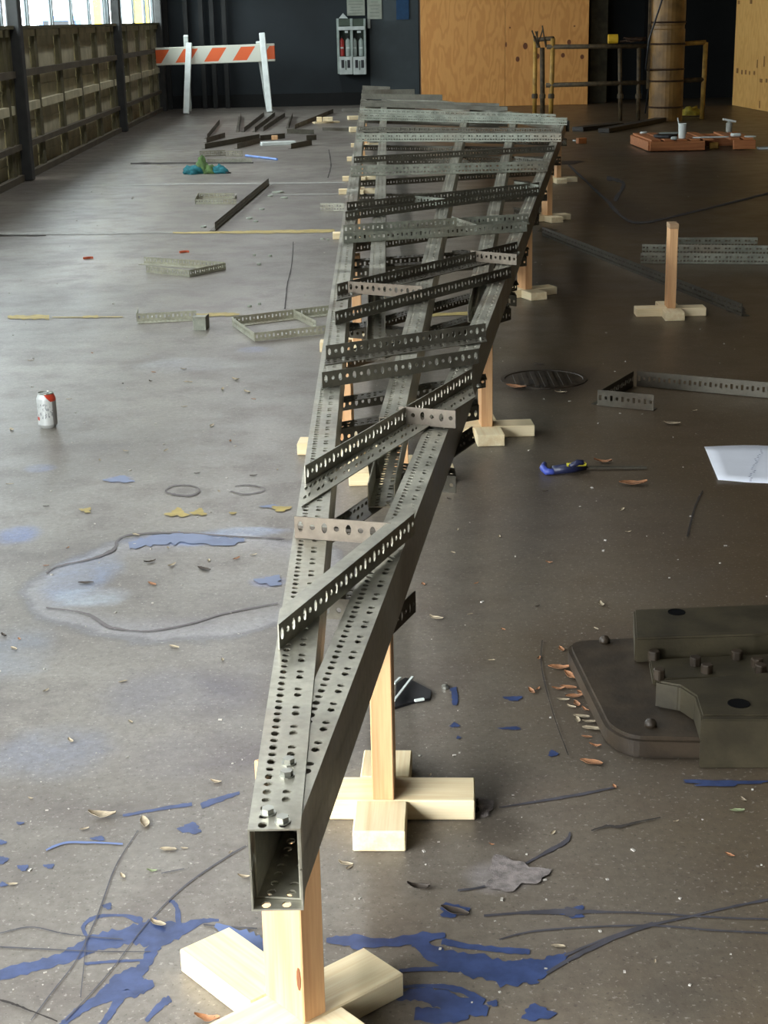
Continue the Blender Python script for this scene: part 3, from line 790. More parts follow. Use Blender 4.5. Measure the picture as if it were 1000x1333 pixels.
mb.build('print_marks', plain('grey_ink', (130, 136, 160)), sh)

# ------------------------------------------------------------------ dark scrap behind stand 2
q = P(535, 905); sc_ = empty('scrap_tray', (q.x, q.y, 0)); tag(sc_, 'black crumpled scrap with shiny strips behind second stand', 'scrap')
pts = [P(514, 924), P(516, 893), P(528, 885), P(545, 893), P(562, 902), P(560, 912), P(540, 916)]
MB().prism([(p_.x, p_.y) for p_ in pts], .0006, .006).build('black_sheet', BLACK, sc_)
MB().bar(P(513, 912, .014), P(537, 881, .014), .005, .003).build('shiny_strip', WHITE, sc_); MB().bar(P(513, 890, .014), P(521, 882, .014), .005, .003).build('shiny_strip', WHITE, sc_)
MB().bar(P(540, 912, .009), P(552, 910, .009), .006, .004).build('shiny_strip', WHITE, sc_)
q = P(580, 896); o = MB().lathe([(.008, 0), (.008, .006), (0, .009)], (q.x, q.y, .0005), 8).build('steel_nut', ZINC, None, smooth=False); tag(o, 'shiny steel nut on the blue mark right of second stand', 'nut')

# ------------------------------------------------------------------ teal and green cloth
def lump(name, mat, c, r, seed, parent, sq=(1, 1, .6)):
    bm = bmesh.new(); bmesh.ops.create_icosphere(bm, subdivisions=3, radius=1.0)
    rr = random.Random(seed); ph = [rr.uniform(0, 6) for _ in range(9)]
    for v in bm.verts:
        n = v.co.normalized(); k = 1 + .22 * math.sin(5 * n.x + ph[0]) * math.sin(4 * n.y + ph[1]) + .16 * math.sin(9 * n.y + 6 * n.z + ph[2]) + .1 * math.sin(15 * n.x + ph[3])
        v.co = Vector((n.x * r * k * sq[0], n.y * r * k * sq[1], max(-.0, n.z * r * k * sq[2])))
    me = bpy.data.meshes.new(name); bm.to_mesh(me); bm.free(); me.shade_smooth(); me.materials.append(mat)
    o = bpy.data.objects.new(name, me); COL.objects.link(o); o.location = c
    if parent: o.parent = parent
    return o
q = P(267, 226); rag = empty('work_gloves', (q.x, q.y, 0)); tag(rag, 'crumpled teal and green gloves dropped on the floor at left', 'gloves')
lump('teal_palm', TEAL, (-.11, 0, .001), .08, 1, rag, (1.1, .9, .9)); lump('green_cuff', GREENC, (-.03, .03, .001), .07, 2, rag, (.8, .8, 2.0)); lump('green_fold', GREENC, (.05, -.01, .001), .07, 3, rag, (1, .8, 1.0)); lump('teal_fingers', TEAL, (.13, .0, .001), .075, 4, rag, (1.1, .8, .9)); lump('dark_thumb', BLACK, (.18, -.02, .001), .04, 5, rag, (1.4, .8, .6))

# ------------------------------------------------------------------ traffic barricade
YB = 24.95
def pb(x, y, Y=YB): return PY(x, y, Y)
bl_ = pb(203, 73); brr = pb(358, 69); cb = (bl_ + brr) / 2
bar_ = empty('traffic_barricade', (cb.x, YB, 0)); tag(bar_, 'orange and white striped road barricade on white legs by back wall', 'barricade')
bo = local(MB().box((0, 0, 0), ((brr - bl_).length, .05, .262))).build('striped_board', STRIPES, bar_, bevel=.008); bo.location = (0, 0, cb.z); bo.rotation_euler = (0, math.radians(-.9), 0)
def leg(ax, ay, bx, by, Y0, Y1, w=.085):
    a = PY(ax, ay, Y0); b = P(bx, by)
    b = PY(bx, by, Y1); b.z = max(b.z, .0); b.z = .002
    MB().bar(a, b, w, .045, up=(1, 0, 0)).build('leg', WHITE, bar_, bevel=.006)
def legp(a, b, w=.09, t=.05):
    a = Vector(a); b = Vector(b); d = (b - a).normalized(); x = Vector((1, 0, 0)); x = (x - d * x.dot(d)).normalized()
    MB().bar(a, b, t, w, up=x).build('leg', WHITE, bar_, bevel=.008)
La = pb(246, 56, YB - .06); Lb = P(246, 147); legp((La.x, YB - .05, La.z), (Lb.x, YB - .42, .004))
La2 = pb(242, 46, YB + .06); legp((La2.x, YB + .05, La2.z), (La2.x - .05, YB + .42, .004), .07)
Ra = pb(341, 43, YB - .06); Rb = P(355, 143); legp((Ra.x, YB - .05, Ra.z), (Rb.x, YB - .42, .004))
Ra2 = pb(336, 54, YB + .06); legp((Ra2.x, YB + .05, Ra2.z), (pb(347, 140, YB).x, YB + .42, .004), .07)
MB().bar((Rb.x - .02, YB - .34, .16), (pb(346, 140).x, YB + .34, .16), .05, .07).build('brace', WHITE, bar_)

# ------------------------------------------------------------------ back of the hall
def slab(name, label, cat, x0, x1, z0, z1, Y, th, mat, **kw):
    o = local(MB().box((0, 0, (z1 - z0) / 2), (x1 - x0, th, z1 - z0))).build(name, mat, None, bevel=.004); o.location = ((x0 + x1) / 2, Y + th / 2, z0 + .001); return tag(o, label, cat)
xa, xb, xm = PY(548, 60, 24.9).x, PY(766.5, 60, 24.9).x, PY(658, 60, 24.9).x
box_ = empty('plywood_partition', ((xa + xb) / 2, 24.95, 0)); tag(box_, 'wide plywood partition with knots behind the frame far end', 'partition')
for i, (u0, u1) in enumerate(((xa, xm - .002), (xm + .002, xb))):
    o = local(MB().box((0, 0, 1.35), (u1 - u0, .02, 2.7))).build('plywood_sheet', PLY, box_, bevel=.003); o.location = ((u0 + u1) / 2 - (xa + xb) / 2, -.02, .002)
MB().box(((xa + xb) / 2, 25.5, 1.35), (xb - xa - .02, 1.0, 2.69)).build('backing_frame', plain('brown_stud', (96, 70, 44)), box_)
for (px, py, rx_, rz_) in ((684, 60, .035, .05), (674, 77, .03, .04), (659, 58, .012, .04), (664, 36, .012, .014), (741, 55, .03, .04), (733, 72, .03, .035), (758, 74, .03, .035), (700, 73, .03, .04), (748, 34, .014, .012)):
    c_ = PY(px, py, 24.918)
    mb = MB(); nn = 12; f0 = [(c_.x + rx_ * math.cos(2 * math.pi * k / nn), 24.9185, c_.z + rz_ * math.sin(2 * math.pi * k / nn)) for k in range(nn)]
    mb.add(f0 + [(v[0], 24.921, v[2]) for v in f0], [tuple(range(nn)), tuple(range(nn, 2 * nn))[::-1]] + [(k, k + nn, (k + 1) % nn + nn, (k + 1) % nn) for k in range(nn)])
    mb.build('knot', KNOT, box_)
# dark board leaning at the partition's right edge
xd0, xd1 = PY(768, 60, 25.3).x, PY(791, 60, 25.3).x
slab('dark_board', 'dark greenish board upright at right edge of plywood partition', 'board', xd0, xd1, 0, 2.9, 25.3, .03, plain('dark_green_board', (64, 60, 44), .8, 0, .3))
# right plywood enclosure
w0, w1 = P(954, 137), Vector((5.46, 20.5, 0))
enc = empty('plywood_enclosure', (w0.x, w0.y, 0)); tag(enc, 'tall pale plywood enclosure at the right edge of the picture', 'enclosure')
dv = (w1 - w0).normalized()
for i in range(3):
    a = w0 + dv * (1.22 * i + .003); b = w0 + dv * (1.22 * (i + 1) - .003)
    c_ = (a + b) / 2; o = local(MB().bar(Vector((0, 0, 1.4)) - dv * .607, Vector((0, 0, 1.4)) + dv * .607, .02, 2.8)).build('plywood_sheet', PLY2, enc, bevel=.002)
    o.location = (c_.x - w0.x, c_.y - w0.y, .002)
nrm = Vector((dv.y, -dv.x, 0)); nrm = nrm if nrm.x < 0 else -nrm
bk = MB(); bk.bar(w0 - nrm * .55 + Vector((0, 0, 1.38)), w0 + dv * 3.66 - nrm * .55 + Vector((0, 0, 1.38)), 1.05, 2.76); bk.build('backing_frame', plain('brown_stud', (1, 1, 1)), enc)
# stamped marks on the enclosure (too blurred in the photograph to read)
for (px, py, w_, h_) in ((960, 92, .05, .07), (966, 94, .035, .06), (971, 94, .04, .06), (976, 95, .03, .05), (982, 95, .035, .05), (986, 83, .02, .11), (995, 80, .02, .14), (991, 105, .06, .05), (998, 105, .04, .05), (978, 2, .05, .06), (962, 3, .05, .05), (989, 136, .02, .1)):
    d_ = Fv * FOC + Rv * (px - 500) - Uv * (py - 666.5); t_ = ((w0 + nrm * .012 - Vector((0, 0, CAM_H))).dot(nrm)) / Vector(d_).dot(nrm); p_ = Vector((0, 0, CAM_H)) + Vector(d_) * t_
    MB().bar(p_ - dv * w_, p_ + dv * w_, .003, h_).build('stamp_mark', plain('faded_brown_ink', (150, 104, 52), .7), enc)

# lighter strip and teal patches of the back wall
tag(MB().box((.32, FY1 - .02, 2), (.78, .03, 4)).build('trim_21', plain('grey_blue_wall', (62, 70, 72), .8, 0, .2, 2)), kind='structure')
tag(MB().box((.46, FY1 - .05, 1.55), (.2, .03, .5)).build('trim_22', plain('blue_patch', (24, 60, 92), .8)), kind='structure')
tag(MB().box((9.0, FY1 - .03, 2.6), (9.4, .03, 5.2)).build('trim_23', BLACKISH), kind='structure')
for i, px in enumerate((216, 242, 262, 276, 292)):
    x = PY(px, 40, 26.0).x; tag(MB().box((x, 26.06, 2.2), (.07, .1, 4.4)).build('trim_%d' % (30 + i), plain('dark_stud', (26, 27, 25), .8), None), kind='structure')
tag(MB().box((-.6, FY1 - .012, .10), (6, .02, .2)).build('baseboard_back', BLACKISH), kind='structure')

# ------------------------------------------------------------------ wall rack with bottles, and papers above it
YR = 26.0
def rp(x, y): return PY(x, y, YR)
a = rp(440, 97); b = rp(477, 18)
rk = empty('wall_rack', ((a.x + b.x) / 2, YR, a.z)); tag(rk, 'grey wall rack with two bays holding bottles, fixed to back wall', 'wall rack')
GREY = plain('grey_plastic', (140, 150, 142), .6); DGREEN = plain('dim_green_plastic', (58, 70, 56), .6); PALE = plain('pale_plastic', (176, 182, 176), .6)
def rbox(name, x0, y0, x1, y1, Y, th, mat):
    p0 = PY(x0, y1, Y); p1 = PY(x1, y0, Y); return MB().box(((p0.x + p1.x) / 2, Y, (p0.z + p1.z) / 2), (p1.x - p0.x, th, p1.z - p0.z)).build(name, mat, rk, bevel=.003)
rbox('back_plate', 440.5, 24, 476, 96, 26.12, .06, DGREEN)
rbox('side_wall', 440, 24, 441.3, 96, 26.0, .2, GREY); rbox('side_wall', 474.8, 24, 476, 96, 26.0, .2, GREY); rbox('divider', 457.5, 24, 459, 96, 26.0, .2, GREY)
rbox('top_cover', 441.5, 24.5, 456.5, 34, 25.93, .05, DGREEN); rbox('top_cover', 459.5, 24.5, 474.5, 34, 25.93, .05, DGREEN)
rbox('shelf', 440.5, 34, 475, 39.5, 25.95, .14, PALE); rbox('label_plate', 449, 40, 453, 43, 25.9, .02, PALE); rbox('label_plate', 465, 40, 470, 43, 25.9, .02, PALE)
p0 = PY(441, 24, 26.05); p1 = PY(446.5, 17, 26.05); p2 = PY(453, 24, 26.05)
MB().add([p0, p1, p2, p0 + Vector((0, .04, 0)), p1 + Vector((0, .04, 0)), p2 + Vector((0, .04, 0))], [(0, 2, 1), (3, 4, 5), (0, 1, 4, 3), (1, 2, 5, 4), (2, 0, 3, 5)]).build('top_peak', PALE, rk)
for (x0, x1) in ((442.3, 458.5), (460.3, 476.4)):
    rbox('drip_tray', x0, 73.5, x1, 97, 25.93, .10, PALE)
    for cx in ((x0 + x1) / 2 - 4, (x0 + x1) / 2 + 3.7):
        rbox('tray_slot', cx - 1.7, 78, cx + 1.7, 88.5, 25.878, .008, BLACK)
    rbox('tray_slot', (x0 + x1) / 2 - .6, 79, (x0 + x1) / 2 + .4, 91, 25.878, .008, DGREEN)
for cx, m, lab in ((445.5, RED, 'red bottle in left bay of the wall rack'), (453.5, GREY, 'grey bottle beside the red one in wall rack'), (462, GREY, 'grey bottle, left of two in the right rack bay'), (470.5, GREY, 'grey bottle, right of two in the right rack bay')):
    p0 = PY(cx, 73.2, 25.98); h = PY(cx, 47, 25.98).z - p0.z
    bt = empty('bottle', (p0.x, 25.97, p0.z)); tag(bt, lab, 'bottle', 'bottles in the wall rack')
    local(MB().lathe([(.035, .0), (.04, .01), (.04, h * .72), (.03, h * .82), (.016, h * .86), (.016, h * .9)], n=12)).build('body', m, bt, smooth=False); local(MB().lathe([(.018, h * .9), (.018, h), (0, h)], n=10)).build('cap', BLACK, bt)
    local(MB().box((0, -.040, h * .42), (.05, .004, h * .08))).build('band', PALE, bt)
for (x0, y0, x1, y1, lab) in ((452, -12, 474.5, 20.5, 'grey printed notice above the left rack bay'), (478.5, -14, 496.5, 25, 'grey printed notice right of the rack, hanging lower')):
    p0 = PY(x0, y1, 26.15); p1 = PY(x1, y0, 26.15); nt = empty('wall_notice', ((p0.x + p1.x) / 2, 26.16, p0.z)); tag(nt, lab, 'notice', 'notices above the wall rack')
    MB().box(((p0.x + p1.x) / 2, 26.17, (p0.z + p1.z) / 2), (p1.x - p0.x, .05, p1.z - p0.z)).build('sheet', GREY_PAPER, nt)
    for i in range(7):
        zz = p0.z + (p1.z - p0.z) * (.1 + .12 * i); MB().box(((p0.x + p1.x) / 2, 26.143, zz), ((p1.x - p0.x) * rnd.uniform(.5, .85), .004, .008)).build('print_line', plain('faint_ink', (112, 116, 106)), nt)
p0 = PY(478.7, 37, 26.1); p1 = PY(482, 25, 26.1); tag(MB().box(((p0.x + p1.x) / 2, 26.13, (p0.z + p1.z) / 2), (p1.x - p0.x, .12, p1.z - p0.z)).build('wall_switch', PALE, None, bevel=.004), 'small pale switch box below the lower grey notice', 'switch')

# ------------------------------------------------------------------ yellow pipe railing and column guard
YG = 20.9
rail_ = empty('pipe_railing', (PY(800, 150, YG).x, YG, 0)); tag(rail_, 'worn yellow pipe railing with two rails in front of plywood', 'railing')
def gx(px, py=100, Y=YG): return PY(px, py, Y).x
def gz(px, py, Y=YG): return PY(px, py, Y).z
def post(px_t, y_t, px_b, m, r=.03, Y=YG, base=True):
    MB().tube([(gx(px_b, 150, Y), Y, .002), (gx(px_t, y_t, Y), Y, gz(px_t, y_t, Y))], r, 10).build('post', m, rail_, smooth=True)
    if base: MB().lathe([(.04, 0), (.04, .045), (.032, .06), (0, .06)], (gx((px_b * 3 + px_t) / 4, 125, Y), Y, gz(px_t, 128, Y)), 10).build('pipe_collar', YELLOW_R, rail_)
post(697, 52, 696, YELLOW, .028, 21.3); post(720, 50, 717, YELLOW, .03); post(706, 62, 706.5, YELLOW_R, .032, 21.2)
post(807, 62, 808, YELLOW_R, .026); post(832, 62, 831, YELLOW_R, .026); post(919, 55, 914, YELLOW, .03, YG, False)
for (xa_, ya_, xb_, yb_, m) in ((712, 61, 845, 60, YELLOW_R), (845, 60, 919, 55, YELLOW), (711, 111, 850, 107, YELLOW_R), (850, 107, 916, 103.5, YELLOW_R)):
    MB().tube([(gx(xa_, ya_), YG, gz(xa_, ya_)), (gx(xb_, yb_), YG, gz(xb_, yb_))], .03, 10).build('rail', m, rail_, smooth=True)
MB().tube([(gx(697, 52, 21.3), 21.3, gz(697, 52, 21.3)), (gx(706, 50, 21.1), 21.1, gz(706, 51, 21.1)), (gx(720, 50), YG, gz(720, 50))], .028, 10).build('top_bend', YELLOW_R, rail_, smooth=True)
for i in range(9):
    c_ = (gx(708 + rnd.uniform(-8, 7), 50), 21.0 + rnd.uniform(-.05, .05)); z_ = gz(708, 62)
    MB().tube([(c_[0], c_[1], z_), (c_[0] + rnd.uniform(-.08, .08), c_[1] + rnd.uniform(-.05, .05), z_ + rnd.uniform(.12, .27))], .009, 6).build('bent_wire', YELLOW_R, rail_)
# things on the top rail
q = PY(798, 51, YG); o = local(MB().tube([(-.06, 0, 0), (.06, 0, 0)], .058, 14)).build('tape_roll', plain('yellow_tape', (214, 170, 40), .5), None); o.location = (q.x, YG, gz(798, 60) + .03 + .058); tag(o, 'bright yellow roll lying on the railing top', 'tape roll')
q = PY(822, 51, YG); hw = empty('rope_bundle', (q.x, YG, gz(822, 60) + .03)); tag(hw, 'tangled dark wire bundle draped on the railing by the barrel', 'wire bundle')
for i in range(7):
    MB().tube([(q.x + rnd.uniform(-.14, .2), YG + rnd.uniform(-.05, .05), gz(822, 60) + .052 + rnd.uniform(0, .05)) for _ in range(5)], .012, 6).build('strand', RUST, hw, smooth=True)

cx = P(866, 157); col_ = empty('column_guard', (cx.x, cx.y, 0)); tag(col_, 'tall rusty yellow drum-shaped column guard inside the railing', 'column guard')
r_ = .215
local(MB().lathe([(r_, 0), (r_, 1.12), (r_ * .96, 1.13), (r_ * .96, 1.17), (r_, 1.18), (r_, 2.6), (0, 2.6)], n=28)).build('drum', BARREL, col_, smooth=False)
for y_ in (139, 105, 90, 57, 29):
    z_ = PY(866, y_, cx.y).z; local(MB().lathe([(r_ + .001, z_ - .012), (r_ + .014, z_), (r_ + .001, z_ + .012)], n=28)).build('hoop', RUST, col_)
for px in (844.5, 887):
    x = PY(px, 60, cx.y).x - cx.x; local(MB().box((x, -.02, 1.5 if px < 860 else 1.45), (.03, .03, 2.2))).build('edge_strip', YELLOW_R, col_)
q0 = PY(862, 0, cx.y - r_ - .05); q1 = PY(845, 52, cx.y - r_ - .02); q2 = PY(841, 90, cx.y - r_ + .02); q3 = P(838, 150)
o = MB().tube([q0 + Vector((.06, 0, .25)), q0, q1, q2, (q3.x + .08, q3.y, .5), (q3.x + .02, q3.y, .02)], .012, 6).build('hanging_cable', BLACK, None, smooth=True); tag(o, 'black cable hanging down across the yellow column guard', 'cable')

# yellow rag on a small yellow base plate behind the pallet
q = P(898, 151); rg = empty('yellow_rag', (q.x, q.y, 0)); tag(rg, 'crumpled yellow rag on the floor right of column guard', 'rag')
YC = plain('dull_yellow_cloth', (160, 142, 44), .8, 0, .3, 20); lump('cloth', YC, (.02, 0, .006), .17, 11, rg, (.9, .6, .6)); local(MB().box((-.05, -.05, .006), (.42, .3, .01))).build('board', YELLOW_R, rg)
# dark flat bars on the floor in front of the railing
plank('dark flat bar on the floor before the railing', (752, 171), (805, 165), .16, .05, plain('dark_timber', (44, 38, 30)), name='dark_bar', cat='bar')
plank('dark flat bar reaching from railing bar to column guard foot', (786, 173), (862, 158), .14, .05, plain('dark_timber', (1, 1, 1)), name='dark_bar', cat='bar')

# pallet with rubbish
A_, B_ = P(823, 189), P(983, 195); C_ = P(846, 199)
pal = empty('wooden_pallet', ((A_.x + B_.x) / 2, 16.9, 0)); tag(pal, 'low reddish wooden pallet strewn with rubbish, right back', 'pallet')
fl_, fr_, bl2, br2 = P(846, 198), P(983, 195), P(822, 188), P(962, 186)
zt = .11
for (a_, b_) in ((fl_, fl_ * .48 + fr_ * .52), (fl_ * .21 + fr_ * .79, fr_), (bl2, br2)):
    MB().bar(a_ + Vector((0, 0, zt / 2)), b_ + Vector((0, 0, zt / 2)), .04, zt - .02).build('stringer', ORANGE_WOOD, pal, bevel=.003)
MB().bar((fl_ + bl2) / 2 * 1 + Vector((0, 0, zt / 2)) + (bl2 - fl_) * .46, fl_ + Vector((0, 0, zt / 2)), .04, zt - .021).build('end_board', ORANGE_WOOD, pal, bevel=.003)
mdl = (fl_ + fr_) / 2; mdb = (bl2 + br2) / 2
MB().bar((fl_ + bl2) / 2 + Vector((0, 0, zt / 2)), (fr_ + br2) / 2 + Vector((0, 0, zt / 2)), .04, zt - .02).build('stringer', ORANGE_WOOD, pal, bevel=.003)
for i in range(8):
    t0 = (i + .1) / 8; w_ = (fr_ - fl_).length / 8 * .72
    if i in (5,): continue
    a_ = fl_ * (1 - t0) + fr_ * t0; b_ = bl2 * (1 - t0) + br2 * t0; MB().bar(a_ + Vector((w_ / 2, 0, zt)), b_ + Vector((w_ / 2, 0, zt)), w_, .018).build('deck_board', ORANGE_WOOD, pal, bevel=.002)
ztop = zt + .010
def on_pallet(px, py): return P(px, py, ztop)
q = on_pallet(888, 180); cp = empty('paper_cup', (q.x, q.y, ztop)); tag(cp, 'white cup with a straw standing on the pallet', 'cup')
local(MB().lathe([(.035, .0), (.042, .14), (.044, .145), (.04, .145), (.034, .01), (0, .01)], n=14)).build('cup_wall', WHITE, cp); local(MB().tube([(-.01, 0, .02), (-.05, 0, .2)], .006, 6)).build('straw', WHITE, cp)
q = on_pallet(949, 172); bt = empty('clear_bottle', (q.x, q.y, ztop)); tag(bt, 'small pale bottle with wide cap on the pallet right part', 'bottle')
local(MB().lathe([(.03, .0), (.032, .01), (.032, .09), (.015, .11)], n=12)).build('body', plain('cloudy_plastic', (150, 150, 140), .3), bt); local(MB().box((.0, 0, .12), (.14, .02, .02), ry=.2)).build('cap', WHITE, bt)
def rubbish(name, label, px, py, w, d, h, mat, cat, rz=0.0):
    q = on_pallet(px, py); mb = MB(); n = 9
    rr = random.Random(px)
    pol = [(w / 2 * math.cos(2 * math.pi * i / n) * rr.uniform(.75, 1.1), d / 2 * math.sin(2 * math.pi * i / n) * rr.uniform(.75, 1.1)) for i in range(n)]
    o = local(mb.prism(pol, 0, h)).build(name, mat, None, bevel=h * .3); o.location = (q.x, q.y, ztop + .0008); o.rotation_euler = (0, 0, rz); tag(o, label, cat)
rubbish('white_strip', 'long white strip lying on the pallet front boards', 924, 179.5, .42, .06, .012, WHITE, 'strip')
rubbish('foam_scrap', 'white foam scrap on the pallet, right of white strip', 958, 177.5, .12, .08, .03, WHITE, 'scrap')
rubbish('dark_rag', 'dark rag lying on the pallet left of white cup', 866, 179, .24, .3, .03, BLACK, 'rag')
rubbish('grey_sheet', 'grey sheet lying at the pallet back left', 876, 174, .30, .16, .012, GREY, 'sheet')
rubbish('pale_scrap', 'small pale crumpled scrap at pallet near the cup', 878, 182, .07, .07, .03, PALE, 'scrap')
rubbish('white_slip', 'white slip at the pallet far right corner', 976, 178, .12, .2, .006, WHITE, 'paper')
rubbish('white_disc', 'small round white disc at the pallet back left corner', 838, 174, .09, .07, .02, WHITE, 'lid')
q = P(868, 196); dk = lump('dark_bag', plain('grey_bag', (50, 50, 52), .6), (q.x, q.y, .001), .12, 21, None, (1.2, .8, .7)); tag(dk, 'small dark bag slumped before the pallet', 'bag')
q = P(929, 193.5); o = local(MB().box((0, 0, .03), (.09, .06, .06))).build('yellow_box', YELLOW, None, bevel=.006); o.location = (q.x, q.y, .001); tag(o, 'small yellow box on the floor against the pallet front', 'box')
q = P(757, 187); o = local(MB().box((0, 0, .03), (.10, .06, .06), rz=.4)).build('orange_block', plain('orange_wood', (176, 110, 60)), None, bevel=.005); o.location = (q.x, q.y, .001); tag(o, 'small orange block on the floor right of frame corner', 'block')
q = P(752, 183.5); o = local(MB().box((0, 0, .006), (.09, .06, .01), rz=.3)).build('white_slip', WHITE, None); o.location = (q.x, q.y, .0008); tag(o, 'white slip beside the small orange block', 'paper')
q = P(996, 194); o = local(MB().box((0, 0, .01), (.3, .12, .018), rz=-.1)).build('pale_board', PALE, None); o.location = (q.x + .08, q.y, .0008); tag(o, 'pale scrap board right of the pallet', 'board')

# ------------------------------------------------------------------ floor markings, paint, cracks (flat on the floor)
zk = [0.0004]
def catmull(pts, n=6):
    out = []
    for i in range(len(pts) - 1):
        p0, p1, p2, p3 = pts[max(i - 1, 0)], pts[i], pts[i + 1], pts[min(i + 2, len(pts) - 1)]
        for s in range(n):
            t = s / n
            out.append(tuple(.5 * ((2 * p1[k]) + (-p0[k] + p2[k]) * t + (2 * p0[k] - 5 * p1[k] + 4 * p2[k] - p3[k]) * t * t + (-p0[k] + 3 * p1[k] - 3 * p2[k] + p3[k]) * t ** 3) for k in range(3)))
    out.append(tuple(pts[-1])); return out
def stroke(mb, pts, jit=.25, n=7):
    zk[0] += .00003; z = zk[0]
    pp = catmull(pts, n); L = []; Rr = []
    for i, (x, y, w) in enumerate(pp):
        a = pp[max(i - 1, 0)]; b = pp[min(i + 1, len(pp) - 1)]; dx, dy = b[0] - a[0], (b[1] - a[1]); l = math.hypot(dx, dy) or 1
        nx_, ny_ = -dy / l, dx / l; w1 = max(.3, w * (1 + rnd.uniform(-jit, jit))) / 2; w2 = max(.3, w * (1 + rnd.uniform(-jit, jit))) / 2
        L.append(P(x + nx_ * w1, y + ny_ * w1)); Rr.append(P(x - nx_ * w2, y - ny_ * w2))
    m = len(pp); vs = [(v.x, v.y, z) for v in L] + [(v.x, v.y, z) for v in Rr]
    mb.add(vs, [(i, i + 1, m + i + 1, m + i) for i in range(m - 1)])
def blob(mb, px, py, ex, ey, n=22, jit=.22):
    zk[0] += .00003; z = zk[0]; ph = rnd.uniform(0, 6)
    vs = []
    for k in range(n):
        a = 2 * math.pi * k / n; r = 1 + jit * math.sin(3 * a + ph) + jit * .6 * math.sin(7 * a + ph * 2) + rnd.uniform(-.05, .05)
        q = P(px + ex * r * math.cos(a), py + ey * r * math.sin(a)); vs.append((q.x, q.y, z))
    mb.add(vs, [tuple(range(n))[::-1]])
def mark(name, mat, strokes=(), blobs=(), jit=.25):
    mb = MB()
    for s in strokes: stroke(mb, s, jit)
    for b in blobs: blob(mb, *b)
    return mb.build(name, mat, floor, fix=False)
mark('paint_splash', BLUE_PAINT, [
    [(-10, 1272, 12), (40, 1259, 15), (80, 1248, 14), (125, 1228, 24), (165, 1218, 22), (200, 1214, 34), (235, 1210, 20), (262, 1200, 8), (285, 1198, 3)],
    [(120, 1228, 6), (108, 1208, 5), (125, 1194, 5), (160, 1192, 4), (185, 1200, 10)],
    [(232, 1206, 7), (231, 1185, 6), (226, 1175, 5), (220, 1173, 4)],
    [(205, 1225, 18), (196, 1240, 16), (185, 1262, 14), (160, 1282, 34), (178, 1286, 22), (200, 1280, 10)],
    [(160, 1285, 30), (130, 1300, 14), (100, 1318, 10), (80, 1336, 8)], [(160, 1292, 14), (148, 1312, 10), (132, 1336, 8)],
    [(222, 1300, 9), (210, 1308, 9), (190, 1330, 5)], [(110, 1255, 4), (150, 1252, 3.5), (196, 1250, 3)], [(262, 1050, 8), (285, 1041, 7), (312, 1032, 4)], [(160, 1062, 3), (200, 1055, 4), (250, 1047, 5)]],
    [(195, 1215, 22, 16, 24, .2), (170, 1280, 22, 13, 24, .25), (140, 1180, 6, 4), (128, 1092, 9, 3), (248, 1079, 14, 7), (64, 1128, 7, 3), (30, 1130, 7, 4), (3, 1120, 7, 5), (3, 1097, 5, 3), (26, 1072, 5, 2), (4, 1152, 5, 3)])
mark('paint_splash', BLUE_PAINT, [
    [(425, 1224, 6), (460, 1226, 16), (500, 1228, 10), (545, 1222, 14), (580, 1218, 6)], [(540, 1226, 16), (575, 1248, 24), (620, 1258, 30), (660, 1268, 32), (700, 1262, 26), (726, 1250, 14), (738, 1243, 5)],
    [(575, 1226, 8), (610, 1233, 7), (660, 1238, 8), (690, 1240, 6)], [(600, 1262, 8), (560, 1262, 6), (520, 1264, 4)], [(516, 1298, 10), (550, 1296, 18), (580, 1304, 26), (610, 1312, 22), (635, 1318, 12)], [(520, 1286, 4), (560, 1284, 5), (600, 1290, 8), (630, 1306, 10)], [(540, 1320, 16), (580, 1324, 18), (610, 1322, 10)]],
    [(690, 1276, 13, 6), (642, 1307, 7, 4), (622, 1306, 4, 2), (745, 1188, 18, 7, 24, .3), (470, 1228, 14, 9), (700, 1320, 20, 10), (662, 1263, 30, 12, 24, .2), (590, 1186, 18, 9)])
mark('paint_splash', BLUE_DARK, [
    [(630, 1193, 2.8), (680, 1189, 3.5), (730, 1188, 7), (790, 1188, 2.8), (850, 1190, 2.1), (930, 1195, 2.1), (1010, 1198, 2.1)], [(650, 1224, 1.4), (690, 1214, 2.1), (760, 1208, 2.1), (850, 1206, 2.1), (930, 1212, 2.1), (1010, 1216, 2.1)],
    [(712, 1268, 4.2), (760, 1240, 5.6), (830, 1210, 4.9), (890, 1196, 2.8), (950, 1182, 2.8), (1010, 1170, 3.5)], [(735, 1245, 3.5), (790, 1222, 2.8), (850, 1202, 2.1)], [(596, 1160, 2.8), (640, 1152, 2.8), (690, 1122, 2.8), (735, 1097, 5.6), (742, 1084, 1.4)], [(650, 1052, 1.4), (700, 1044, 2.8), (760, 1034, 3.5), (800, 1026, 2.1)]],
    [(745, 1188, 12, 6)])
mark('paint_splash', BLUE_PAINT, [[(598, 1036, 8), (597, 1028, 5), (598, 1018, 2)], [(592, 919, 6), (592, 905, 8), (590, 896, 8)]], [(592, 945, 6, 3), (597, 961, 3, 2), (668, 910, 12, 3), (720, 982, 6, 4), (940, 1020, 50, 4, 24, .3), (665, 949, 14, 2)])
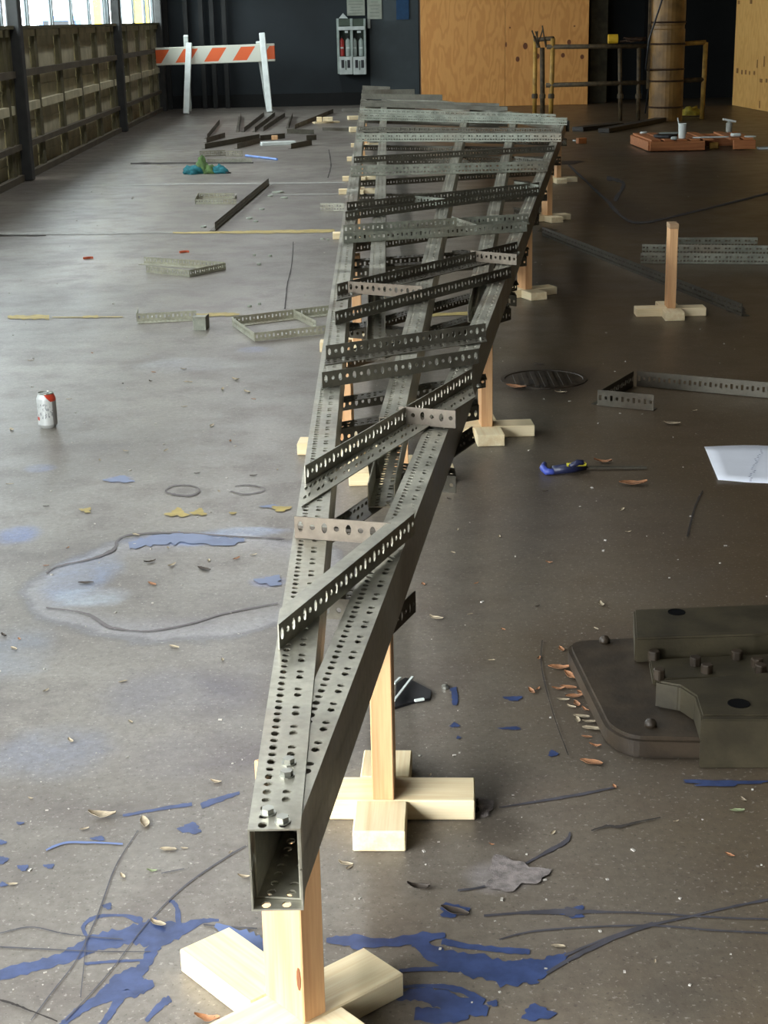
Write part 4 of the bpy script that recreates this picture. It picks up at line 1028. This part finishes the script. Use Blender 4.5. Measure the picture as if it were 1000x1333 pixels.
mark('paint_drip', BLUE_DARK, [[(40, 1330, 1.2), (70, 1290, 1.3), (100, 1250, 1.2), (128, 1190, 1.8), (150, 1130, 1.4), (180, 1082, 0.96)], [(85, 1330, 1.8), (140, 1270, 1.2), (190, 1205, 1.2), (240, 1155, 1.8), (290, 1120, 1.8), (320, 1102, 1.2)], [(105, 1300, 1.2), (110, 1250, 1.2), (112, 1220, 1.2)], [(0, 1216, 1.2), (40, 1208, 1.2), (80, 1216, 1.4), (120, 1221, 1.2), (160, 1224, 1.2)], [(0, 1234, 1.8), (60, 1237, 1.4), (130, 1240, 1.2), (196, 1240, 1.2)], [(210, 1138, 1.2), (240, 1132, 0.96)], [(265, 1205, 1.8), (300, 1208, 1.8), (335, 1210, 1.4)]])
mark('paint_splash', plain('faint_blue_paint', (96, 112, 152), .6), [[(280, 1206, 6), (320, 1226, 26), (345, 1236, 18)], [(60, 1108, 2), (90, 1098, 3), (160, 1100, 2)]], [(318, 1235, 24, 12, 24, .3)])
mark('paint_ring', plain('pale_blue_chalk', (116, 124, 146), .7), [[(168, 711, 8), (200, 705, 13), (240, 701, 14), (290, 706, 11), (318, 703, 4)]], [(352, 757, 16, 6, 24, .3), (156, 625, 17, 4, 24, .3), (352, 660, 12, 2)], .4)
mark('dried_rim', plain('dark_rim_dirt', (106, 99, 98), .8), [[(60, 747, 1.8), (75, 738, 1.8), (120, 728, 1.8), (148, 716, 3.6), (152, 705, 1.8), (170, 697, 1.8), (230, 694, 1.8), (300, 699, 1.5), (370, 702, 1.2)], [(60, 792, 1.2), (100, 797, 1.2), (120, 803, 3), (140, 816, 3.6), (165, 821, 1.8), (200, 822, 1.8), (250, 812, 1.8), (290, 800, 1.8), (340, 790, 1.2), (362, 786, 1.2)], [(215, 640, 1.8), (225, 644, 1.8), (245, 646, 2.4), (259, 641, 1.8), (256, 635, 1.2), (240, 632, 1.2), (222, 634, 1.8), (215, 640, 1.2)], [(300, 640, 1.2), (318, 644, 1.2), (340, 641, 1.2), (344, 636, 0.96), (322, 632, 1.2), (306, 634, 1.2)]], [], .5)
mark('painted_line', YELLOW_LINE, [[(225, 303.5, 2), (300, 302.8, 3), (360, 302, 4), (420, 301, 4), (436, 300.5, 3)]], [], .3)
mark('painted_line', WHITE_LINE, [[(-10, 304.5, 2.5), (60, 304, 3), (130, 304, 3.4), (170, 303.5, 2.4)], [(175, 303.5, 1.4), (225, 303.3, 1.2)], [(105, 242, 1.6), (200, 240.5, 2), (310, 239.3, 2), (450, 238, 1.6)], [(350, 254, 1.2), (440, 253, 1.4)]], [], .3)
mark('painted_line', YELLOW_LINE, [[(10, 413.5, 3), (30, 413.5, 5), (64, 413.3, 5)], [(68, 413.5, 1.2), (160, 413, 1.2)], [(108, 413, 3), (128, 412.6, 3)], [(256, 411, 4), (290, 409.6, 5), (312, 409.5, 2)], [(560, 411, 4), (640, 407, 4)]], [(112, 665, 7, 3, 20, .35), (231, 669, 13, 5, 20, .35), (259, 668, 9, 4, 20, .35), (366, 663, 12, 3.4, 20, .3), (303, 669, 5, 1.4)], .35)
mark('crack', CRACK, [[(382, 315, .8), (380, 345, 1.1), (374, 372, 1.3), (371, 403, 1.6)], [(428, 195, 1), (431, 215, 1.6), (427, 232, 1.4)], [(0, 305 + 2, 1), (60, 307, 1)], [(170, 213, 2.2), (230, 212.6, 2), (330, 212, 2)]], [], .4)
mark('crack', CRACK, [[(770, 1083, 1.6), (790, 1077, 2.6), (805, 1078, 3), (830, 1072, 2), (860, 1066, 1)], [(0, 1304, 2), (20, 1310, 3), (40, 1318, 2), (75, 1332, 2)], [(620, 1060, 3), (624, 1050, 6), (621, 1042, 3)], [(706, 835, 1), (705, 870, 1.4), (720, 930, 1), (740, 985, 1.2)], [(740, 215, 2), (790, 262, 4), (812, 284, 3), (840, 290, 3), (920, 272, 2), (1000, 252, 2)], [(790, 232, 5), (812, 240, 4), (800, 262, 5)], [(895, 700, 2), (905, 660, 2), (915, 640, 1.5)]], [], .4)
mark('dark_grease', plain('black_grease', (40, 34, 30), .5), [], [(720, 212, 30, 4, 24, .3), (960, 405, 12, 4), (690, 498, 14, 3), (712, 300, 12, 3)], .3)
mark('chipped_patch', plain('chipped_concrete', (118, 110, 106), .9, 0, .35, 60, .4), [], [(668, 1140, 38, 20, 28, .25), (632, 1052, 10, 12)], .4)

# ------------------------------------------------------------------ leaves and litter
def leaf_mesh(name, w, l, curl, seed):
    rr = random.Random(seed); vs = []; fs = []; n = 6
    for i in range(n + 1):
        t = i / n; y = (t - .5) * l; hw_ = w / 2 * math.sin(math.pi * min(1, t * .92 + .06)) ** .8 + .0004; zz = curl * (2 * t - 1) ** 2 * l + .002
        jx = rr.uniform(-.1, .1) * w
        vs += [(-hw_ + jx, y, zz + curl * w * .9 + rr.uniform(0, .1) * w), (jx, y, zz), (hw_ + jx, y, zz + curl * w * 1.1 + rr.uniform(0, .1) * w)]
    for i in range(n):
        a = i * 3; fs += [(a, a + 1, a + 4, a + 3), (a + 1, a + 2, a + 5, a + 4)]
    m = len(vs); vs2 = vs + [(x, y, z + .0006) for x, y, z in vs]
    fs2 = [f[::-1] for f in fs] + [tuple(i + m for i in f) for f in fs]
    rim = [i * 3 for i in range(n + 1)] + [i * 3 + 2 for i in range(n, -1, -1)]
    for i in range(len(rim)): a, b = rim[i], rim[(i + 1) % len(rim)]; fs2.append((a, b, b + m, a + m))
    me = bpy.data.meshes.new(name); me.from_pydata(vs2, [], fs2); me.shade_smooth(); return me
LM = {}
for key, m in (('b', LEAF_B), ('g', LEAF_G), ('d', LEAF_D), ('n', LEAF_GREEN)):
    for v in range(3):
        me = leaf_mesh('leaf', .012, .034, (.03, .07, .12)[v], hash(key) % 97 * 0 + ord(key) * 3 + v); me.materials.append(m); LM[key, v] = me
def leaf(px, py, L_px, kind, rz, label, group=None, z=0.0):
    q = P(px, py, z); sc_l = L_px * (q - Vector((0, 0, CAM_H))).length / FOC / .034
    o = bpy.data.objects.new('leaf', LM[kind, rnd.randrange(3)]); COL.objects.link(o); o.location = (q.x, q.y, z + .0004); o.scale = (sc_l,) * 3; o.rotation_euler = (rnd.uniform(-.05, .05), rnd.uniform(-.05, .05), rz)
    tag(o, label, 'leaf', group); return o
for (px, py, s, k, rz, lab) in ((188, 1072, 30, 'g', .3, 'curled grey leaf cluster above the left blue splash'), (133, 1064, 36, 'g', 1.4, 'long flat tan leaf above the left blue splash'), (206, 1204, 26, 'g', .9, 'pale leaf lying in the left blue splash'),
                                 (592, 1188, 38, 'd', 1.1, 'large dark leaf right of the near stand, on blue paint'), (545, 1157, 30, 'd', 1.3, 'thin dark twig-like leaf below second stand'), (160, 1142, 14, 'g', .5, 'small curled leaf between two long drips'), (198, 1135, 14, 'n', 1.4, 'small green leaf left of the frame tip'),
                                 (112, 760, 20, 'd', 1.5, 'black leaf inside the chalky ring at left'), (266, 742, 22, 'd', .9, 'dark three-lobed leaf inside the chalky ring'), (198, 761, 16, 'b', .8, 'orange-brown leaf inside the chalky ring'), (227, 843, 16, 'g', 1.0, 'pale leaf just below the chalky ring'),
                                 (551, 761, 12, 'b', .2, 'round orange leaf right of the frame'), (568, 806, 22, 'g', .9, 'grey crumpled leaf right of the frame, above scrap'), (824, 632, 36, 'b', 1.5, 'long brown leaf below the bar clamp'), (785, 603, 24, 'b', 1.3, 'tan leaf beside the clamp bar'), (968, 984, 32, 'b', 1.5, 'brown leaf at the foot of near iron rib'),
                                 (770, 994, 30, 'b', 1.1, 'long thin leaf below the left corner of machine base'), (727, 1233, 18, 'g', 1.3, 'tan leaf at the tip of right blue splash'), (950, 1114, 14, 'b', .7, 'tan crumpled leaf alone at right'), (960, 1056, 18, 'n', 1.4, 'faint green leaf alone below the machine base'), (882, 679, 1, 'g', 0, ''),
                                 (270, 1329, 34, 'b', 1.3, 'pinkish leaf at the front below the near stand arm'), (450, 1126, 22, 'g', 1.0, 'white torn scrap-like leaf left of second stand'), (318, 1143, 18, 'g', 1.2, 'grey leaf just left of the frame tip'), (281, 1019, 16, 'g', 1.2, 'grey leaf above the short blue streak'),
                                 (219, 1107, 22, 'g', 1.4, 'thin tan leaf right of the green one'), (875, 553, 22, 'g', 1.3, 'grey leaf before the open angle frame'), (672, 506, 28, 'b', 1.0, 'long brown leaf before the drain cover'), (730, 512, 16, 'g', 1.2, 'pale leaf on the drain cover front edge'), (702, 475, 14, 'd', 1.2, 'dark leaf behind the drain cover'), (16, 1152, 14, 'g', 1.4, 'pale leaf at the left edge above the splash')):
    if lab: leaf(px, py, s, k, rz, lab)
for (px, py, s, rz) in ((731, 846, 14, .2), (728, 871, 24, 1.4), (743, 882, 24, .5), (740, 896, 18, 1.1), (748, 908, 20, 1.5), (751, 917, 16, .3), (757, 903, 14, .8), (733, 912, 14, 1.3), (757, 934, 18, 1.2), (768, 941, 16, 1.5), (771, 950, 22, 1.4), (764, 960, 12, 1.2), (775, 972, 14, 1.0), (752, 938, 14, .2), (727, 898, 14, 1.2), (744, 921, 12, .9), (762, 925, 12, .6)):
    leaf(px, py, s * 1.2, 'b' if rnd.random() < .7 else 'g', rz + rnd.uniform(-.2, .2), 'dry brown leaf in the drift along the iron machine base', 'dry leaves drifted against the machine base')
for (px, py, s) in ((702, 858, 12), (692, 901, 18), (783, 788, 18), (776, 819, 10), (700, 898, 10)): leaf(px, py, s, 'b' if px < 705 else 'g', rnd.uniform(0, 3), 'small dry leaf on the floor left of or behind the machine base', 'dry leaves around the machine base')
rl = random.Random(5)
lit = [(177, 697, 14), (224, 737, 14), (195, 733, 16), (272, 730, 10), (308, 728, 12), (330, 723, 10), (219, 714, 8), (88, 714, 7), (60, 737, 8), (18, 845, 14), (5, 828, 12), (92, 965, 14), (25, 832, 8), (15, 560, 14), (245, 498, 12), (290, 508, 12), (322, 511, 14), (276, 555, 14), (216, 587, 10), (164, 588, 10), (13, 631, 10), (257, 617, 8), (361, 612, 6), (196, 497, 8), (200, 485, 8), (239, 481, 8), (307, 495, 14), (350, 1099, 14), (240, 530, 8), (160, 888, 12), (290, 860, 10), (60, 900, 10), (620, 760, 8), (640, 860, 10), (585, 650, 10), (650, 700, 10), (596, 690, 8), (810, 664, 12), (818, 693, 8), (715, 733, 10), (720, 1085, 12), (800, 1025, 12), (880, 1070, 8), (968, 1042, 12), (853, 1252, 8), (640, 1100, 8), (560, 1010, 8), (455, 1130, 12), (470, 1320, 10), (300, 1110, 8), (240, 1105, 10), (170, 940, 10), (110, 1080, 12), (40, 1040, 8), (710, 640, 8), (905, 535, 8), (590, 720, 10), (612, 800, 8), (700, 790, 8), (655, 820, 10), (130, 600, 8), (90, 520, 8), (300, 575, 8), (330, 620, 10), (40, 470, 8), (120, 460, 7), (160, 500, 7), (330, 520, 8), (285, 640, 8), (60, 660, 8)]
for (px, py, s) in lit: leaf(px, py, s, rl.choice('gggbgd'), rl.uniform(0, 3.1), 'small dry leaf lying loose on the open concrete floor', 'small dry leaves scattered on the floor')
def footprints():
    out = []
    for o in COL.objects:
        if o.type != 'MESH' or o.get('kind') == 'structure' or (o.parent and o.parent.name.startswith('floor')): continue
        m = Matrix.Identity(4)
        for q in ([o.parent] if o.parent else []) + [o]: m = m @ (Matrix.Translation(q.location) @ q.rotation_euler.to_matrix().to_4x4())
        pts = [m @ Vector(c) for c in o.bound_box]
        if min(p.z for p in pts) > .2: continue
        out.append((min(p.x for p in pts) - .02, max(p.x for p in pts) + .02, min(p.y for p in pts) - .02, max(p.y for p in pts) + .02))
    return out
FOOT = footprints()
mb = MB()
for i in range(380):
    px = rl.uniform(0, 1000); py = 1333 - (1333 - 160) * (rl.random() ** .75); q = P(px, py); s = rl.uniform(.001, .0032) * (1 + .14 * q.y)
    if any(f[0] < q.x < f[1] and f[2] < q.y < f[3] for f in FOOT): continue
    mb.box((q.x, q.y, s * .3), (s * rl.uniform(.8, 2.2), s, s * .5), rz=rl.uniform(0, 3))
tag(mb.build('debris', plain('pale_grit', (176, 170, 160), .8)), 'pale grit and paint crumbs strewn over the floor', kind='stuff')
for (px, py, lab) in ((240, 329, 'red scrap on the floor behind the triangular angle frame'), (115, 337, 'orange scrap alone on the floor at left')):
    q = P(px, py); o = local(MB().prism([(.03 * math.cos(a), .018 * math.sin(a * 1.3)) for a in (0, .9, 1.8, 2.9, 3.9, 5.1)], 0, .012)).build('plastic_scrap', LEAF_O, None); o.location = (q.x, q.y, .0008); tag(o, lab, 'scrap')
for i, (px, py, s) in enumerate(((362, 251, 40), (370, 258, 26), (333, 289, 20), (341, 273, 18), (325, 285, 22), (352, 334, 14), (331, 333, 12), (337, 345, 16), (325, 400, 14), (338, 397, 12), (265, 296, 22), (420, 312, 14), (427, 313, 10), (352, 256, 20))):
    q = P(px, py); w_ = s * 3.4 / 2050 * q.y / 8
    o = local(MB().prism([(w_ * .5 * math.cos(a) * rl.uniform(.7, 1.1), w_ * .4 * math.sin(a)) for a in (0, .8, 1.7, 2.6, 3.4, 4.3, 5.3)], 0, .01)).build('paper_scrap', GREY_PAPER, None); o.location = (q.x, q.y, .0008); o.rotation_euler = (0, 0, rl.uniform(0, 3)); tag(o, 'pale torn scrap on the floor left of the steel frame', 'scrap', 'pale scraps left of the frame')
